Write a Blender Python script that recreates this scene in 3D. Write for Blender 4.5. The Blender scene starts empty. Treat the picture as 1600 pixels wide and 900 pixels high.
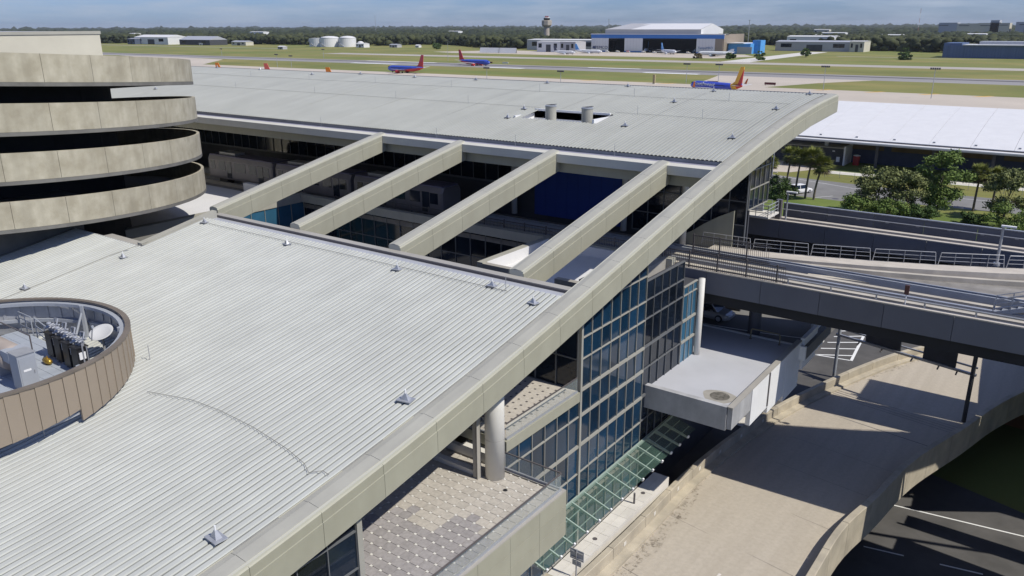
import bpy, math, random
import numpy as np
from mathutils import Matrix, Vector
random.seed(7); RNG = np.random.default_rng(7)
sc = bpy.context.scene
R = math.radians
# ------------------------------------------------------------------ camera, sky, sun, exposure
CAM_H = 31.0
cam_d = bpy.data.cameras.new('camera'); cam = bpy.data.objects.new('camera', cam_d)
sc.collection.objects.link(cam); sc.camera = cam
cam_d.sensor_width = 36.0; cam_d.lens = 1250.0/1600.0*36.0
cam_d.clip_start = 0.5; cam_d.clip_end = 40000
cam.matrix_world = (Matrix.Translation((0, 0, CAM_H)) @ Matrix.Rotation(R(36.12), 4, 'Z')
                    @ Matrix.Rotation(R(90-18.16), 4, 'X') @ Matrix.Rotation(-math.atan(0.00375), 4, 'Z'))
SUN_EL, SUN_AZ = 51.0, 84.0            # azimuth clockwise from +Y
wd = bpy.data.worlds.new('World'); sc.world = wd; wd.use_nodes = True
nt = wd.node_tree; nt.nodes.clear()
out = nt.nodes.new('ShaderNodeOutputWorld'); bg = nt.nodes.new('ShaderNodeBackground')
sky = nt.nodes.new('ShaderNodeTexSky'); sky.sky_type = 'NISHITA'; sky.sun_disc = False
sky.sun_elevation = R(SUN_EL); sky.sun_rotation = R(SUN_AZ); sky.altitude = 0
sky.air_density = 1.0; sky.dust_density = 0.35; sky.ozone_density = 2.2
tc = nt.nodes.new('ShaderNodeTexCoord')
mp = nt.nodes.new('ShaderNodeMapping'); mp.inputs['Scale'].default_value = (5, 5, 42)
cn = nt.nodes.new('ShaderNodeTexNoise'); cn.inputs['Scale'].default_value = 1.6; cn.inputs['Detail'].default_value = 7; cn.inputs['Roughness'].default_value = .62
cr = nt.nodes.new('ShaderNodeValToRGB'); cr.color_ramp.elements[0].position = .41; cr.color_ramp.elements[0].color = (0, 0, 0, 1)
cr.color_ramp.elements[1].position = .74; cr.color_ramp.elements[1].color = (.85, .85, .85, 1)
cm = nt.nodes.new('ShaderNodeMix'); cm.data_type = 'RGBA'
hs = nt.nodes.new('ShaderNodeMix'); hs.data_type = 'RGBA'; hs.blend_type = 'MULTIPLY'; hs.inputs[0].default_value = 1
hs.inputs[7].default_value = (.66, .92, 1.68, 1)
nt.links.new(tc.outputs['Generated'], mp.inputs['Vector']); nt.links.new(mp.outputs['Vector'], cn.inputs['Vector'])
nt.links.new(cn.outputs['Fac'], cr.inputs['Fac']); nt.links.new(cr.outputs['Color'], cm.inputs[0])
nt.links.new(sky.outputs['Color'], hs.inputs[6]); nt.links.new(hs.outputs[2], cm.inputs[6])
cm.inputs[7].default_value = (6.6, 7.7, 9.6, 1)
nt.links.new(cm.outputs[2], bg.inputs['Color']); nt.links.new(bg.outputs['Background'], out.inputs['Surface'])
bg.inputs['Strength'].default_value = 0.071
sd = bpy.data.lights.new('sun', 'SUN'); sd.energy = 4.8; sd.angle = R(.53); sd.color = (1, .955, .87)
sun = bpy.data.objects.new('sun', sd); sc.collection.objects.link(sun); sun.location = (60, 0, 90)
ca, sa, ce, se = math.cos(R(SUN_AZ)), math.sin(R(SUN_AZ)), math.cos(R(SUN_EL)), math.sin(R(SUN_EL))
sun.rotation_euler = (-Vector((sa*ce, ca*ce, se))).to_track_quat('-Z', 'Y').to_euler()
vs = sc.view_settings; vs.view_transform = 'Standard'; vs.look = 'None'; vs.exposure = -0.13; vs.gamma = 1; vs.use_curve_mapping = False
sc.cycles.max_bounces = 6; sc.cycles.transparent_max_bounces = 12

# ------------------------------------------------------------------ helpers
COL = sc.collection
MATS = {}
def mat(name, col, rough=.7, var=.12, scale=.6, bump=0., bscale=8., metal=0., spec=.4, streak=None, col2=None, alpha=1., trans=0., rnd=0., emit=None, thr=(.35, .65), aniso=None):
    """procedural principled material; mottling from noise on world position, optional second colour, streaks and per-object variation"""
    if name in MATS: return MATS[name]
    m = bpy.data.materials.new(name); m.use_nodes = True; t = m.node_tree; n = t.nodes; b = n['Principled BSDF']
    b.inputs['Roughness'].default_value = rough; b.inputs['Metallic'].default_value = metal
    b.inputs['Specular IOR Level'].default_value = spec
    geo = n.new('ShaderNodeNewGeometry'); vec = geo.outputs['Position']
    if aniso:
        ma = n.new('ShaderNodeMapping'); ma.inputs['Scale'].default_value = aniso; t.links.new(vec, ma.inputs['Vector']); vec = ma.outputs['Vector']
    no = n.new('ShaderNodeTexNoise'); no.inputs['Scale'].default_value = scale; no.inputs['Detail'].default_value = 6; no.inputs['Roughness'].default_value = .6
    t.links.new(vec, no.inputs['Vector'])
    ra = n.new('ShaderNodeValToRGB'); ra.color_ramp.elements[0].position = thr[0]; ra.color_ramp.elements[1].position = thr[1]
    c1 = [c*(1-var) for c in col]; c2 = list(col2) if col2 else [min(1, c*(1+var)) for c in col]
    ra.color_ramp.elements[0].color = (*c1, 1); ra.color_ramp.elements[1].color = (*c2, 1)
    t.links.new(no.outputs['Fac'], ra.inputs['Fac']); c = ra.outputs['Color']
    if streak:
        amt, scol, sscale = streak
        ms = n.new('ShaderNodeMapping'); ms.inputs['Scale'].default_value = sscale; t.links.new(geo.outputs['Position'], ms.inputs['Vector'])
        ns = n.new('ShaderNodeTexNoise'); ns.inputs['Scale'].default_value = 1; ns.inputs['Detail'].default_value = 5; t.links.new(ms.outputs['Vector'], ns.inputs['Vector'])
        rs = n.new('ShaderNodeValToRGB'); rs.color_ramp.elements[0].position = .42; rs.color_ramp.elements[1].position = .72
        rs.color_ramp.elements[1].color = (amt, amt, amt, 1); t.links.new(ns.outputs['Fac'], rs.inputs['Fac'])
        mx = n.new('ShaderNodeMix'); mx.data_type = 'RGBA'; t.links.new(rs.outputs['Color'], mx.inputs[0]); t.links.new(c, mx.inputs[6]); mx.inputs[7].default_value = (*scol, 1); c = mx.outputs[2]
    if rnd:
        oi = n.new('ShaderNodeObjectInfo'); mr = n.new('ShaderNodeMapRange'); mr.inputs['To Min'].default_value = 1-rnd; mr.inputs['To Max'].default_value = 1+rnd
        t.links.new(oi.outputs['Random'], mr.inputs['Value'])
        hv = n.new('ShaderNodeHueSaturation'); t.links.new(mr.outputs['Result'], hv.inputs['Value']); t.links.new(c, hv.inputs['Color']); c = hv.outputs['Color']
    t.links.new(c, b.inputs['Base Color'])
    if bump:
        nb = n.new('ShaderNodeTexNoise'); nb.inputs['Scale'].default_value = bscale; nb.inputs['Detail'].default_value = 5
        t.links.new(geo.outputs['Position'], nb.inputs['Vector']); bp = n.new('ShaderNodeBump'); bp.inputs['Strength'].default_value = bump; bp.inputs['Distance'].default_value = .05
        t.links.new(nb.outputs['Fac'], bp.inputs['Height']); t.links.new(bp.outputs['Normal'], b.inputs['Normal'])
    if trans: b.inputs['Transmission Weight'].default_value = trans; b.inputs['IOR'].default_value = 1.1
    if alpha < 1: b.inputs['Alpha'].default_value = alpha
    if emit: b.inputs['Emission Color'].default_value = (*emit[:3], 1); b.inputs['Emission Strength'].default_value = emit[3]
    MATS[name] = m; return m

class MB:
    def __init__(s): s.v = []; s.f = []
    def add(s, vs, fs):
        o = len(s.v); s.v += [tuple(map(float, p)) for p in vs]; s.f += [tuple(i+o for i in f) for f in fs]; return s
    def box(s, x0, x1, y0, y1, z0, z1):
        return s.add([(x0,y0,z0),(x1,y0,z0),(x1,y1,z0),(x0,y1,z0),(x0,y0,z1),(x1,y0,z1),(x1,y1,z1),(x0,y1,z1)],
                     [(0,3,2,1),(4,5,6,7),(0,1,5,4),(1,2,6,5),(2,3,7,6),(3,0,4,7)])
    def obox(s, c, ax, ay, az):
        c, ax, ay, az = map(Vector, (c, ax, ay, az)); v = []
        for k in (-1, 1):
            for i, j in ((-1,-1),(1,-1),(1,1),(-1,1)): v.append(c+ax*i+ay*j+az*k)
        return s.add(v, [(0,3,2,1),(4,5,6,7),(0,1,5,4),(1,2,6,5),(2,3,7,6),(3,0,4,7)])
    def prism(s, poly, z0, z1):
        n = len(poly)
        return s.add([(x,y,z0) for x,y in poly]+[(x,y,z1) for x,y in poly],
                     [tuple(range(n-1,-1,-1)), tuple(range(n,2*n))]+[(i,(i+1)%n,n+(i+1)%n,n+i) for i in range(n)])
    def cyl(s, p0, p1, r0, r1=None, n=10, cap=True):
        r1 = r0 if r1 is None else r1; p0, p1 = Vector(p0), Vector(p1); d = (p1-p0).normalized()
        u = d.orthogonal().normalized(); w = d.cross(u); v = []
        for p, r in ((p0, r0), (p1, r1)):
            for i in range(n): a = 2*math.pi*i/n; v.append(p+u*(r*math.cos(a))+w*(r*math.sin(a)))
        f = [(i,(i+1)%n,n+(i+1)%n,n+i) for i in range(n)]
        if cap: f += [tuple(range(n-1,-1,-1)), tuple(range(n,2*n))]
        return s.add(v, f)
    def pipe(s, pts, r, n=6):
        for a, b in zip(pts[:-1], pts[1:]): s.cyl(a, b, r, n=n)
        return s
    def lathe(s, prof, n=20, c=(0,0,0), axis='Z'):
        v = []
        for r, z in prof:
            for i in range(n):
                a = 2*math.pi*i/n
                if axis == 'Z': v.append((c[0]+r*math.cos(a), c[1]+r*math.sin(a), c[2]+z))
                else: v.append((c[0]+z, c[1]+r*math.cos(a), c[2]+r*math.sin(a)))
        f = []
        for k in range(len(prof)-1):
            for i in range(n): f.append((k*n+i, k*n+(i+1)%n, (k+1)*n+(i+1)%n, (k+1)*n+i))
        f += [tuple(range(n-1,-1,-1)), tuple(range((len(prof)-1)*n, len(prof)*n))]
        return s.add(v, f)
    def sweep(s, sections, closed=True, caps=True):
        n = len(sections[0]); v = [p for q in sections for p in q]; f = []
        for k in range(len(sections)-1):
            for i in range(n if closed else n-1): f.append((k*n+i, k*n+(i+1)%n, (k+1)*n+(i+1)%n, (k+1)*n+i))
        if caps and closed: f += [tuple(range(n-1,-1,-1)), tuple(range((len(sections)-1)*n, len(sections)*n))]
        return s.add(v, f)
    def mesh(s, name, m=None, smooth=False):
        me = bpy.data.meshes.new(name); me.from_pydata(s.v, [], s.f); me.update()
        import bmesh as _b
        bm = _b.new(); bm.from_mesh(me); _b.ops.recalc_face_normals(bm, faces=bm.faces); bm.to_mesh(me); bm.free()
        if m: me.materials.append(m)
        if smooth:
            for p in me.polygons: p.use_smooth = True
        return me
    def build(s, name, m, parent=None, smooth=False, local=False):
        return link(name, s.mesh(name, m, smooth), parent, local)
def link(name, data, parent=None, local=False):
    o = bpy.data.objects.new(name, data); COL.objects.link(o)
    if parent:
        o.parent = parent
        if not local and parent.data is None: o.matrix_parent_inverse = Matrix.Translation(-parent.location)
    return o
def tag(o, label=None, cat=None, group=None, kind=None):
    if label: o['label'] = label
    if cat: o['category'] = cat
    if group: o['group'] = group
    if kind: o['kind'] = kind
    return o
def empty(name, loc, label, cat, group=None, rz=0):
    o = bpy.data.objects.new(name, None); COL.objects.link(o); o.location = loc; o.rotation_euler = (0, 0, rz)
    o.empty_display_size = .5
    return tag(o, label, cat, group)
def structure(o): o['kind'] = 'structure'; return o
def stuff(o): o['kind'] = 'stuff'; return o
def copy_tree(o, parent=None):
    c = o.copy(); COL.objects.link(c); c.parent = parent
    for ch in list(o.children): copy_tree(ch, c)
    return c
UNIT = {}
def piece(name, m, parent, c, size, rot=0., local=False):
    """a box piece that shares one unit-cube mesh per material"""
    k = m.name
    if k not in UNIT: UNIT[k] = MB().box(-.5,.5,-.5,.5,-.5,.5).mesh(name, m)
    o = link(name, UNIT[k], parent, local); o.location = c; o.scale = size; o.rotation_euler = (0, 0, rot); return o
def text_mesh(name, txt, size, m, M, parent, ext=.02, squash=1.):
    cu = bpy.data.curves.new(name, 'FONT'); cu.body = txt; cu.size = size; cu.extrude = ext; cu.align_x = 'CENTER'; cu.align_y = 'CENTER'
    t = bpy.data.objects.new('tmp', cu); COL.objects.link(t)
    dg = bpy.context.evaluated_depsgraph_get(); me = bpy.data.meshes.new_from_object(t.evaluated_get(dg))
    bpy.data.objects.remove(t); me.transform(Matrix.Diagonal((squash, 1, 1, 1))); me.transform(M); me.materials.clear(); me.materials.append(m); me.name = name
    return link(name, me, parent, True)

PC = (-4.01929699e-05, 4.94801884e-03, 5.80019533e-03, 1.34322813e+01)
def prof(y): return ((PC[0]*y+PC[1])*y+PC[2])*y+PC[3]

# ------------------------------------------------------------------ materials
M_roof = mat('ribbed_roof_metal', (.50,.507,.462), .45, .06, .35, spec=.4, rnd=.025, streak=(.16, (.40,.40,.36), (1.6,.10,.5)))
M_roof2 = mat('far_roof_metal', (.385,.39,.350), .5, .05, .2, spec=.35, rnd=.02, streak=(.25, (.31,.31,.275), (.8,.08,.5)))  # far roof: a darker, more olive tone than the near roof
M_roofslab = mat('roof_deck', (.30,.30,.29), .8)
M_clad = mat('olive_cladding', (.338,.330,.258), .5, .045, .7, rnd=.035, streak=(.30, (.29,.275,.21), (1.6,1.6,.22)))
M_cladtop = mat('olive_cap', (.385,.375,.32), .5, .06, .5, streak=(.35, (.30,.29,.26), (2.5,.25,1)))
M_core = mat('beam_core', (.50,.49,.41), .6, .02)
M_gutter = mat('gutter_metal', (.40,.41,.44), .45, .07, .6)
M_coping = mat('coping_metal', (.36,.34,.30), .5, .06)
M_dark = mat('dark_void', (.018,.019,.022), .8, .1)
M_darkwall = mat('dark_wall', (.06,.062,.07), .7, .15, .5)
M_glass = mat('blue_glass', (.008,.030,.062), .06, .3, .35, spec=.6, rnd=.35)
M_glassdk = mat('dark_glass', (.008,.013,.022), .07, .3, .3, spec=.45, rnd=.4)
M_glassT = mat('bluelit_glass', (.032,.11,.185), .08, .15, .3, spec=.6, rnd=.1)
M_valley2 = mat('far_valley_dark', (.29,.295,.265), .7, .2, .6, aniso=(1,.3,1))  # darker second tone for the far roof's rib valleys
M_valley = mat('roof_valley_dark', (.235,.24,.22), .7, .2, .6, aniso=(1,.3,1))  # darker second tone on the valley faces between the ribs
M_eave = mat('eave_metal', (.60,.58,.50), .5, .04, .5)
M_mull = mat('mullion_metal', (.33,.32,.28), .45, .04)
M_mulldk = mat('mullion_dark', (.13,.135,.14), .5, .05)
M_blue = mat('blue_wall_panel', (.010,.045,.26), .55, .06, .3)
M_conc = mat('aged_concrete', (.415,.375,.275), .85, .16, .8, bump=.15, bscale=4, rnd=.035, col2=(.475,.44,.34), streak=(.50, (.26,.235,.175), (1.3,1.3,.10)))
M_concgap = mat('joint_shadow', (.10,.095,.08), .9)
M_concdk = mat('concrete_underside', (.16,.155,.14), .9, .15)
M_cream = mat('cream_wall', (.56,.53,.43), .8, .04, .3)
M_whiteroof = mat('white_membrane', (.67,.665,.66), .6, .03, .4, streak=(.12, (.62,.62,.64), (1.2,.2,1)))
M_white = mat('white_paint', (.78,.78,.77), .5, .04)
M_col = mat('column_paint', (.66,.64,.59), .6, .04, .8, streak=(.2, (.52,.50,.46), (1.5,1.5,.2)))
M_tan = mat('tan_metal', (.285,.235,.178), .5, .03, .5, rnd=.02)
M_grey = mat('grey_steel', (.33,.35,.38), .45, .06)
M_galv = mat('galvanised_steel', (.40,.41,.43), .35, .08, 3, metal=.35)
M_deckgrey = mat('grey_deck', (.34,.37,.41), .6, .08, .7, aniso=(6,.5,1))
M_black = mat('black_paint', (.02,.02,.022), .4, .2)
M_brass = mat('brass', (.50,.32,.06), .35, .1, metal=.7)
M_red = mat('red_paint', (.45,.03,.03), .5)
M_paverA = mat('paver_beige', (.445,.41,.355), .85, .10, 5, bump=.1, bscale=20, rnd=.075)
M_paverB = mat('paver_grey', (.315,.295,.285), .85, .12, 5, bump=.1, bscale=20, rnd=.08)
M_paverdot = mat('paver_dot', (.68,.66,.60), .8, .08, 4)
M_grout = mat('paver_grout', (.37,.345,.30), .95, .12, 4)
M_guard = mat('guard_glass', (.55,.62,.60), .04, .05, 1, alpha=.13, spec=.6)
M_canopy = mat('canopy_glass', (.10,.18,.14), .08, .2, .7, alpha=.20, spec=.6, rnd=.1)
M_canfr = mat('canopy_frame', (.34,.42,.36), .4, .05)
M_rail = mat('dark_rail', (.11,.10,.10), .4, .05)
M_guide = mat('guideway_panel', (.125,.132,.158), .6, .05, .4, rnd=.07, streak=(.3, (.09,.096,.118), (.6,.6,.12)))
M_guidec = mat('guideway_concrete', (.50,.455,.39), .85, .10, .6, streak=(.4, (.34,.31,.27), (.12,1.2,1)))
M_track = mat('track_concrete', (.47,.43,.36), .85, .14, .5, streak=(.5, (.27,.25,.22), (.08,1.6,1)))
M_trackdk = mat('track_bed', (.25,.235,.215), .9, .2, .8, streak=(.5, (.14,.13,.12), (.10,1.4,1)))
M_asph = mat('asphalt', (.085,.082,.078), .9, .14, .35, bump=.1, bscale=25, col2=(.105,.10,.095))
M_road = mat('pale_road', (.19,.185,.175), .9, .12, .2, col2=(.225,.215,.20))
M_lot = mat('lot_asphalt', (.20,.195,.185), .9, .12, .15)
M_shadewall = mat('shade_toned_concrete', (.40,.40,.40), .85, .12, .8, bump=.15, bscale=4, streak=(.4, (.17,.17,.175), (.8,.8,.15)))  # darker wall colour carries the shade on the plaza front and nearest panel
M_plaza = mat('plaza_paving', (.45,.455,.475), .8, .05, .3, bump=.05, bscale=6)
M_walk = mat('sidewalk_concrete', (.62,.59,.53), .85, .07, .8, rnd=.05)
M_ramp = mat('ramp_concrete', (.445,.395,.32), .88, .06, 3.5, bump=.2, bscale=16, streak=(.42, (.35,.305,.24), (1.6,.045,1)))
M_rampwall = mat('ramp_parapet', (.43,.38,.29), .88, .12, .7, bump=.15, bscale=6, rnd=.04, streak=(.5, (.26,.235,.19), (.5,.5,.25)))
M_line = mat('road_white', (.75,.75,.73), .7, .06)
M_yel = mat('road_yellow', (.62,.36,.03), .7, .06)
M_grass = mat('airfield_grass', (.175,.185,.045), .95, .14, .012, col2=(.26,.225,.07), streak=(.65, (.12,.185,.030), (.004,.03,1)))
M_lawn = mat('bright_lawn', (.115,.175,.028), .95, .2, .15, col2=(.155,.195,.04))
M_dirt = mat('bare_dirt', (.35,.17,.07), .95, .2, .5)
M_apron = mat('apron_concrete', (.50,.44,.365), .9, .07, .012, streak=(.35, (.42,.37,.31), (.004,.05,1)))
M_runway = mat('runway_surface', (.30,.285,.275), .9, .08, .01, streak=(.5, (.22,.21,.205), (.002,.06,1)))
M_rubber = mat('rubber_strip', (.105,.10,.10), .9, .15, .02, streak=(.4, (.22,.21,.20), (.01,.2,1)))
M_twy = mat('far_taxiway', (.40,.365,.32), .9, .07, .01)
# ------------------------------------------------------------------ ground
def smooth(a, b, t): t = min(1, max(0, (t-a)/(b-a))); return t*t*(3-2*t)
def ground_h(x, y):
    near = smooth(-260, -220, x)*(1-smooth(70, 110, x))*smooth(-110, -80, y)
    a = near*(1-smooth(100, 124, y))*-5.2
    pit = smooth(-13.5, -12.5, x)*(1-smooth(60, 100, x))*smooth(-100, -70, y)*(1-smooth(88, 112, y + .2*(x+3)))
    return a*(1-pit) + pit*-9.4
gx = [-16000,-9000,-5000,-3000,-2000,-1400,-1000,-700,-500,-380,-300] + list(np.arange(-260,-40,10)) + list(np.arange(-40,20,1.5)) + list(np.arange(20,120,6)) + [150,220,320,500,800,1400,2500,4500,9000,16000]
gy = [-3000,-800,-300,-150] + list(np.arange(-110,60,8)) + list(np.arange(60,112,2)) + [130,170,230,320,450,650,900,1300,1900,2800,4200,6500,10000,18000]
V = [(x, y, ground_h(x, y)) for y in gy for x in gx]; nx = len(gx)
F = [(j*nx+i, j*nx+i+1, (j+1)*nx+i+1, (j+1)*nx+i) for j in range(len(gy)-1) for i in range(nx-1)]
structure(MB().add(V, F).build('ground', M_grass, smooth=True))
def sheet(name, poly, z, m, parent=None):
    o = MB().add([(x, y, z) for x, y in poly], [tuple(range(len(poly)))]).build(name, m, parent)
    if not parent: structure(o)
    return o
def rect(x0, x1, y0, y1): return [(x0,y0),(x1,y0),(x1,y1),(x0,y1)]
# airfield
sheet('apron', rect(-1500, 420, 262, 424), .020, M_apron)
rw = sheet('runway', rect(-4000, 1500, 509, 558), .020, M_runway)
sheet('rubber_strip', rect(-4000, 1500, 537, 547), .026, M_rubber, rw)
for x0, x1, y0, y1 in ((-552,-498,512,519), (-398,-364,511,518), (-262,-222,511,518), (-572,-486,551,556), (-330,-285,551,556), (-30,20,511,518)):
    sheet('runway_marking', rect(x0, x1, y0, y1), .032, M_line, rw)
sheet('far_taxiway', rect(-770, 900, 669, 704), .020, M_twy)
sheet('taxiway_connector', [(-186,424),(-146,424),(-132,470),(-112,509),(-206,509),(-196,470)], .0185, M_apron)
sheet('taxiway_connector', [(-700,424),(-640,424),(-720,500),(-800,509),(-930,509),(-800,480)], .0185, M_apron)
sheet('diagonal_taxiway', [(-284,704),(-258,704),(-276,1010),(-300,1010)], .0185, M_walk)
sheet('hangar_apron', [(-700,792),(-650,770),(-318,770),(-300,830),(-330,884),(-655,884)], .022, M_apron)
sheet('dirt_track', [(-1560,800),(-1000,790),(-1000,797),(-1560,812)], .02, M_twy)
sheet('dirt_track', [(-230,880),(-90,862),(-90,866),(-235,886)], .02, M_twy)
for x in (-255,-205,-120,-96,-72,-50,-28): sheet('taxiway_mark', [(x,418),(x+6,426),(x+9,426),(x+3,418)], .027, M_yel, None)

# ------------------------------------------------------------------ terminal building
XF = -20.1; Y1, Y2, Y3 = 34.0, 54.0, 78.0; YN = -6.0
T = empty('terminal_building', (-45, 40, 0), 'airport terminal with pale ribbed metal roofs joined by sloping olive beams', 'terminal')
def panel_mesh(y0, y1, seg, w=1.0, ribs=3, m=None):
    p = w/ribs; xs = []
    for i in range(ribs):
        b = i*p
        xs += [(b, 0), (b+p*.34, 0), (b+p*.40, .055), (b+p*.93, .055)]
    xs.append((w-.004, 0)); mb = MB(); nq = len(xs)-1
    secs = [[(x, y, prof(y)+z) for x, z in xs] for y in np.linspace(y0, y1, seg)]
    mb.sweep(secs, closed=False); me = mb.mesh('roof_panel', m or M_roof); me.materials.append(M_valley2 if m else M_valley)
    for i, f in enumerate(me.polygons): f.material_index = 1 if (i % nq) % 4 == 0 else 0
    return me
def slab(name, x0, x1, y0, y1, top, bot, m, parent, seg=14):
    secs = [[(x0, y, prof(y)+bot), (x1, y, prof(y)+bot), (x1, y, prof(y)+top), (x0, y, prof(y)+top)] for y in np.linspace(y0, y1, seg)]
    return MB().sweep(secs).build(name, m, parent)
# near roof, notched at its far left corner
nr = slab('near_roof', -61.6, XF-1.0, YN, 28.2, -.05, -.7, M_roofslab, T)
slab('roof_deck', -52.3, XF-1.0, 28.2, Y1-1.0, -.05, -.7, M_roofslab, nr, 4)
pmA = panel_mesh(YN, 28.0, 14); pmB = panel_mesh(YN, Y1-.75, 16)
for i in range(40):
    x = XF-1.0-1.0*(i+1) - .02
    o = link('roof_panel', pmB if x > -52.3 else pmA, nr); o.location = (x, 0, 0)
# gutter and coping along its upper edge
g = MB(); g.box(-52.3, XF-1.0, Y1-.98, Y1+.33, prof(Y1)-.40, prof(Y1)-.34); g.build('gutter', M_gutter, nr)
g = MB(); g.box(-52.9, XF-1.0, Y1+.33, Y1+.39, prof(Y1)-.6, prof(Y1)-.20); g.build('gutter_lip', M_rail, nr)
g = MB(); g.box(-52.9, XF-1.02, Y1+.39, Y1+.95, prof(Y1)-1.5, prof(Y1)-.16); g.build('edge_coping', M_coping, nr)
g = MB(); g.box(-57.6, -52.3, 28.2, 28.95, prof(28.2)-1.3, prof(28.2)-.10); g.build('edge_coping', M_coping, nr)
secs = [[(-52.85, y, prof(y)-1.3), (-52.3, y, prof(y)-1.3), (-52.3, y, prof(y)+.12), (-52.85, y, prof(y)+.12)] for y in np.linspace(28.2, Y1+.3, 6)]
MB().sweep(secs).build('edge_coping', M_cladtop, nr)
# far roof with a sunken equipment well
fr = empty_fr = slab('far_roof', -160, XF-1.0, Y2+.05, 60.5, -.05, -.7, M_roofslab, T, 5)
slab('roof_deck', -160, XF-1.0, 63.4, Y3, -.05, -.7, M_roofslab, fr, 8)
slab('roof_deck', -160, -43.6, 60.5, 63.4, -.05, -.7, M_roofslab, fr, 3)
slab('roof_deck', -35.5, XF-1.0, 60.5, 63.4, -.05, -.7, M_roofslab, fr, 3)
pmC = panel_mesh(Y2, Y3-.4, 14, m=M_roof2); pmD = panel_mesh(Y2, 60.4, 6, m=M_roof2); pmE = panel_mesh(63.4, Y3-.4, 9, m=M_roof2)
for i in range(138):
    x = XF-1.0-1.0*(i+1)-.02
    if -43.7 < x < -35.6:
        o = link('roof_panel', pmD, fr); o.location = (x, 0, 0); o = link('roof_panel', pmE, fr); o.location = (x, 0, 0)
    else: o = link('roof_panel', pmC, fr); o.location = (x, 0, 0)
w = MB(); zb = 22.5
w.box(-43.75, -43.55, 60.3, 63.6, zb, prof(61)+.10); w.build('well_curb', M_white, fr)
w = MB(); w.box(-43.55, -35.45, 63.4, 63.6, zb, prof(63.5)+.12); w.box(-35.45, -35.25, 60.3, 63.6, zb, prof(62)+.1); w.build('well_curb', M_white, fr)
MB().box(-43.6, -35.4, 60.45, 63.45, zb-.1, zb).build('well_floor', M_whiteroof, fr)
# eaves of far roof
z2 = prof(Y2)
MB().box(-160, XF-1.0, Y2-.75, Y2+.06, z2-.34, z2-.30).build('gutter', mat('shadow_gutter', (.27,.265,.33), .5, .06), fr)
MB().sweep([[(x, Y2-.75, z2-.26), (x, Y2-1.25, z2-.40), (x, Y2-1.25, z2-1.05), (x, Y2-.75, z2-1.05)] for x in (-160, XF-1.0)]).build('eave_beam', M_eave, fr)
MB().box(-160, XF-1.02, Y2-.62, Y2+.4, z2-1.9, z2-.9).build('eave_beam', M_clad, fr)
MB().box(-160, XF-1.0, Y3-.4, Y3+.35, prof(Y3)-.30, prof(Y3)-.22).build('gutter', M_rail, fr)
MB().box(-160, XF-1.0, Y3+.35, Y3+.55, prof(Y3)-.8, prof(Y3)+.02).build('eave_beam', M_coping, fr)
# sloping beams: a pale core clad in olive panels, lower row proud of the upper so its edge catches the sun
def beam(xr, ya, yb, width, name, depth=1.62, step=3.1):
    core = MB().sweep([[(xr-width+.05, y, prof(y)-depth+.05), (xr-.05, y, prof(y)-depth+.05), (xr-.05, y, prof(y)-.06), (xr-width+.05, y, prof(y)-.06)] for y in np.linspace(ya, yb, 18)])
    bo = core.build(name, M_core, T)
    n = max(1, round((yb-ya)/step)); st = (yb-ya)/n
    for k in range(n):
        a, b = ya+k*st+.008, ya+(k+1)*st-.008; ys = np.linspace(a, b, 3)
        # lower right face panel
        MB().sweep([[(xr-.05, y, prof(y)-depth), (xr+.03, y, prof(y)-depth), (xr+.03, y, prof(y)-.60), (xr-.05, y, prof(y)-.585)] for y in ys]).build('fascia_panel', M_clad, bo)
        MB().sweep([[(xr-.06, y, prof(y)-.60), (xr-.005, y, prof(y)-.60), (xr-.005, y, prof(y)-.20), (xr-.16, y, prof(y)-.045)] for y in ys]).build('fascia_panel', M_clad, bo)
        MB().sweep([[(xr-width-.02, y, prof(y)-depth), (xr-width+.05, y, prof(y)-depth), (xr-width+.05, y, prof(y)-.16), (xr-width-.02, y, prof(y)-.16)] for y in ys]).build('fascia_panel', M_clad, bo)
        # cap in two strips with a raised middle seam
        MB().sweep([[(xr-width-.02, y, prof(y)-.16), (xr-width*.62, y, prof(y)-.10), (xr-width*.62, y, prof(y)+.0), (xr-width*.85, y, prof(y)-.03)] for y in ys]).build('beam_cap', M_cladtop, bo)
        MB().sweep([[(xr-width*.60, y, prof(y)-.10), (xr-.16, y, prof(y)-.12), (xr-.16, y, prof(y)-.03), (xr-width*.42, y, prof(y)+.0), (xr-width*.60, y, prof(y)+.02)] for y in ys]).build('beam_cap', M_cladtop, bo)
    MB().sweep([[(xr-width, y, prof(y)-depth-.02), (xr, y, prof(y)-depth-.02), (xr, y, prof(y)-depth+.04), (xr-width, y, prof(y)-depth+.04)] for y in np.linspace(ya, yb, 12)]).build('soffit', M_clad, bo)
    return bo
beam(XF, YN, Y3+.6, 1.15, 'edge_beam')
for xb in (-24.7, -34.15, -43.7, -53.15): beam(xb, Y1+.96, Y2-.76, 1.02, 'roof_beam')
# lightning conductor wires and their clips
M_wire = mat('cable_grey', (.20,.19,.17), .6)
def wire(name, pts, m=M_wire, r=.012, parent=T): return MB().pipe([(x, y, prof(y)+.13) for x, y in pts], r, 4).build(name, m, parent)
for yy in (63.9, 70.8):
    wire('lightning_cable', [(x, yy + .12*math.sin(x*1.7), ) for x in np.arange(-130, XF-1.2, 3.0)] if yy > 65 else [(x, yy) for x in np.arange(-43.2, -130, -3)], parent=fr)
wire('lightning_cable', [(x, 63.9) for x in np.arange(-35.2, XF-1, 2.4)], parent=fr)
wire('lightning_cable', [(-33.6,17.3),(-31,17.9),(-29,18.0),(-26.5,17.9),(-24,17.6),(-22.6,17.3),(-22.0,17.0),(-21.6,17.35),(-21.2,17.3)], r=.012, parent=nr)
wire('lightning_cable', [(-52.6, y) for y in np.arange(14, 28, 2)]+[(-52.1,28.6)], r=.018, parent=nr)
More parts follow.
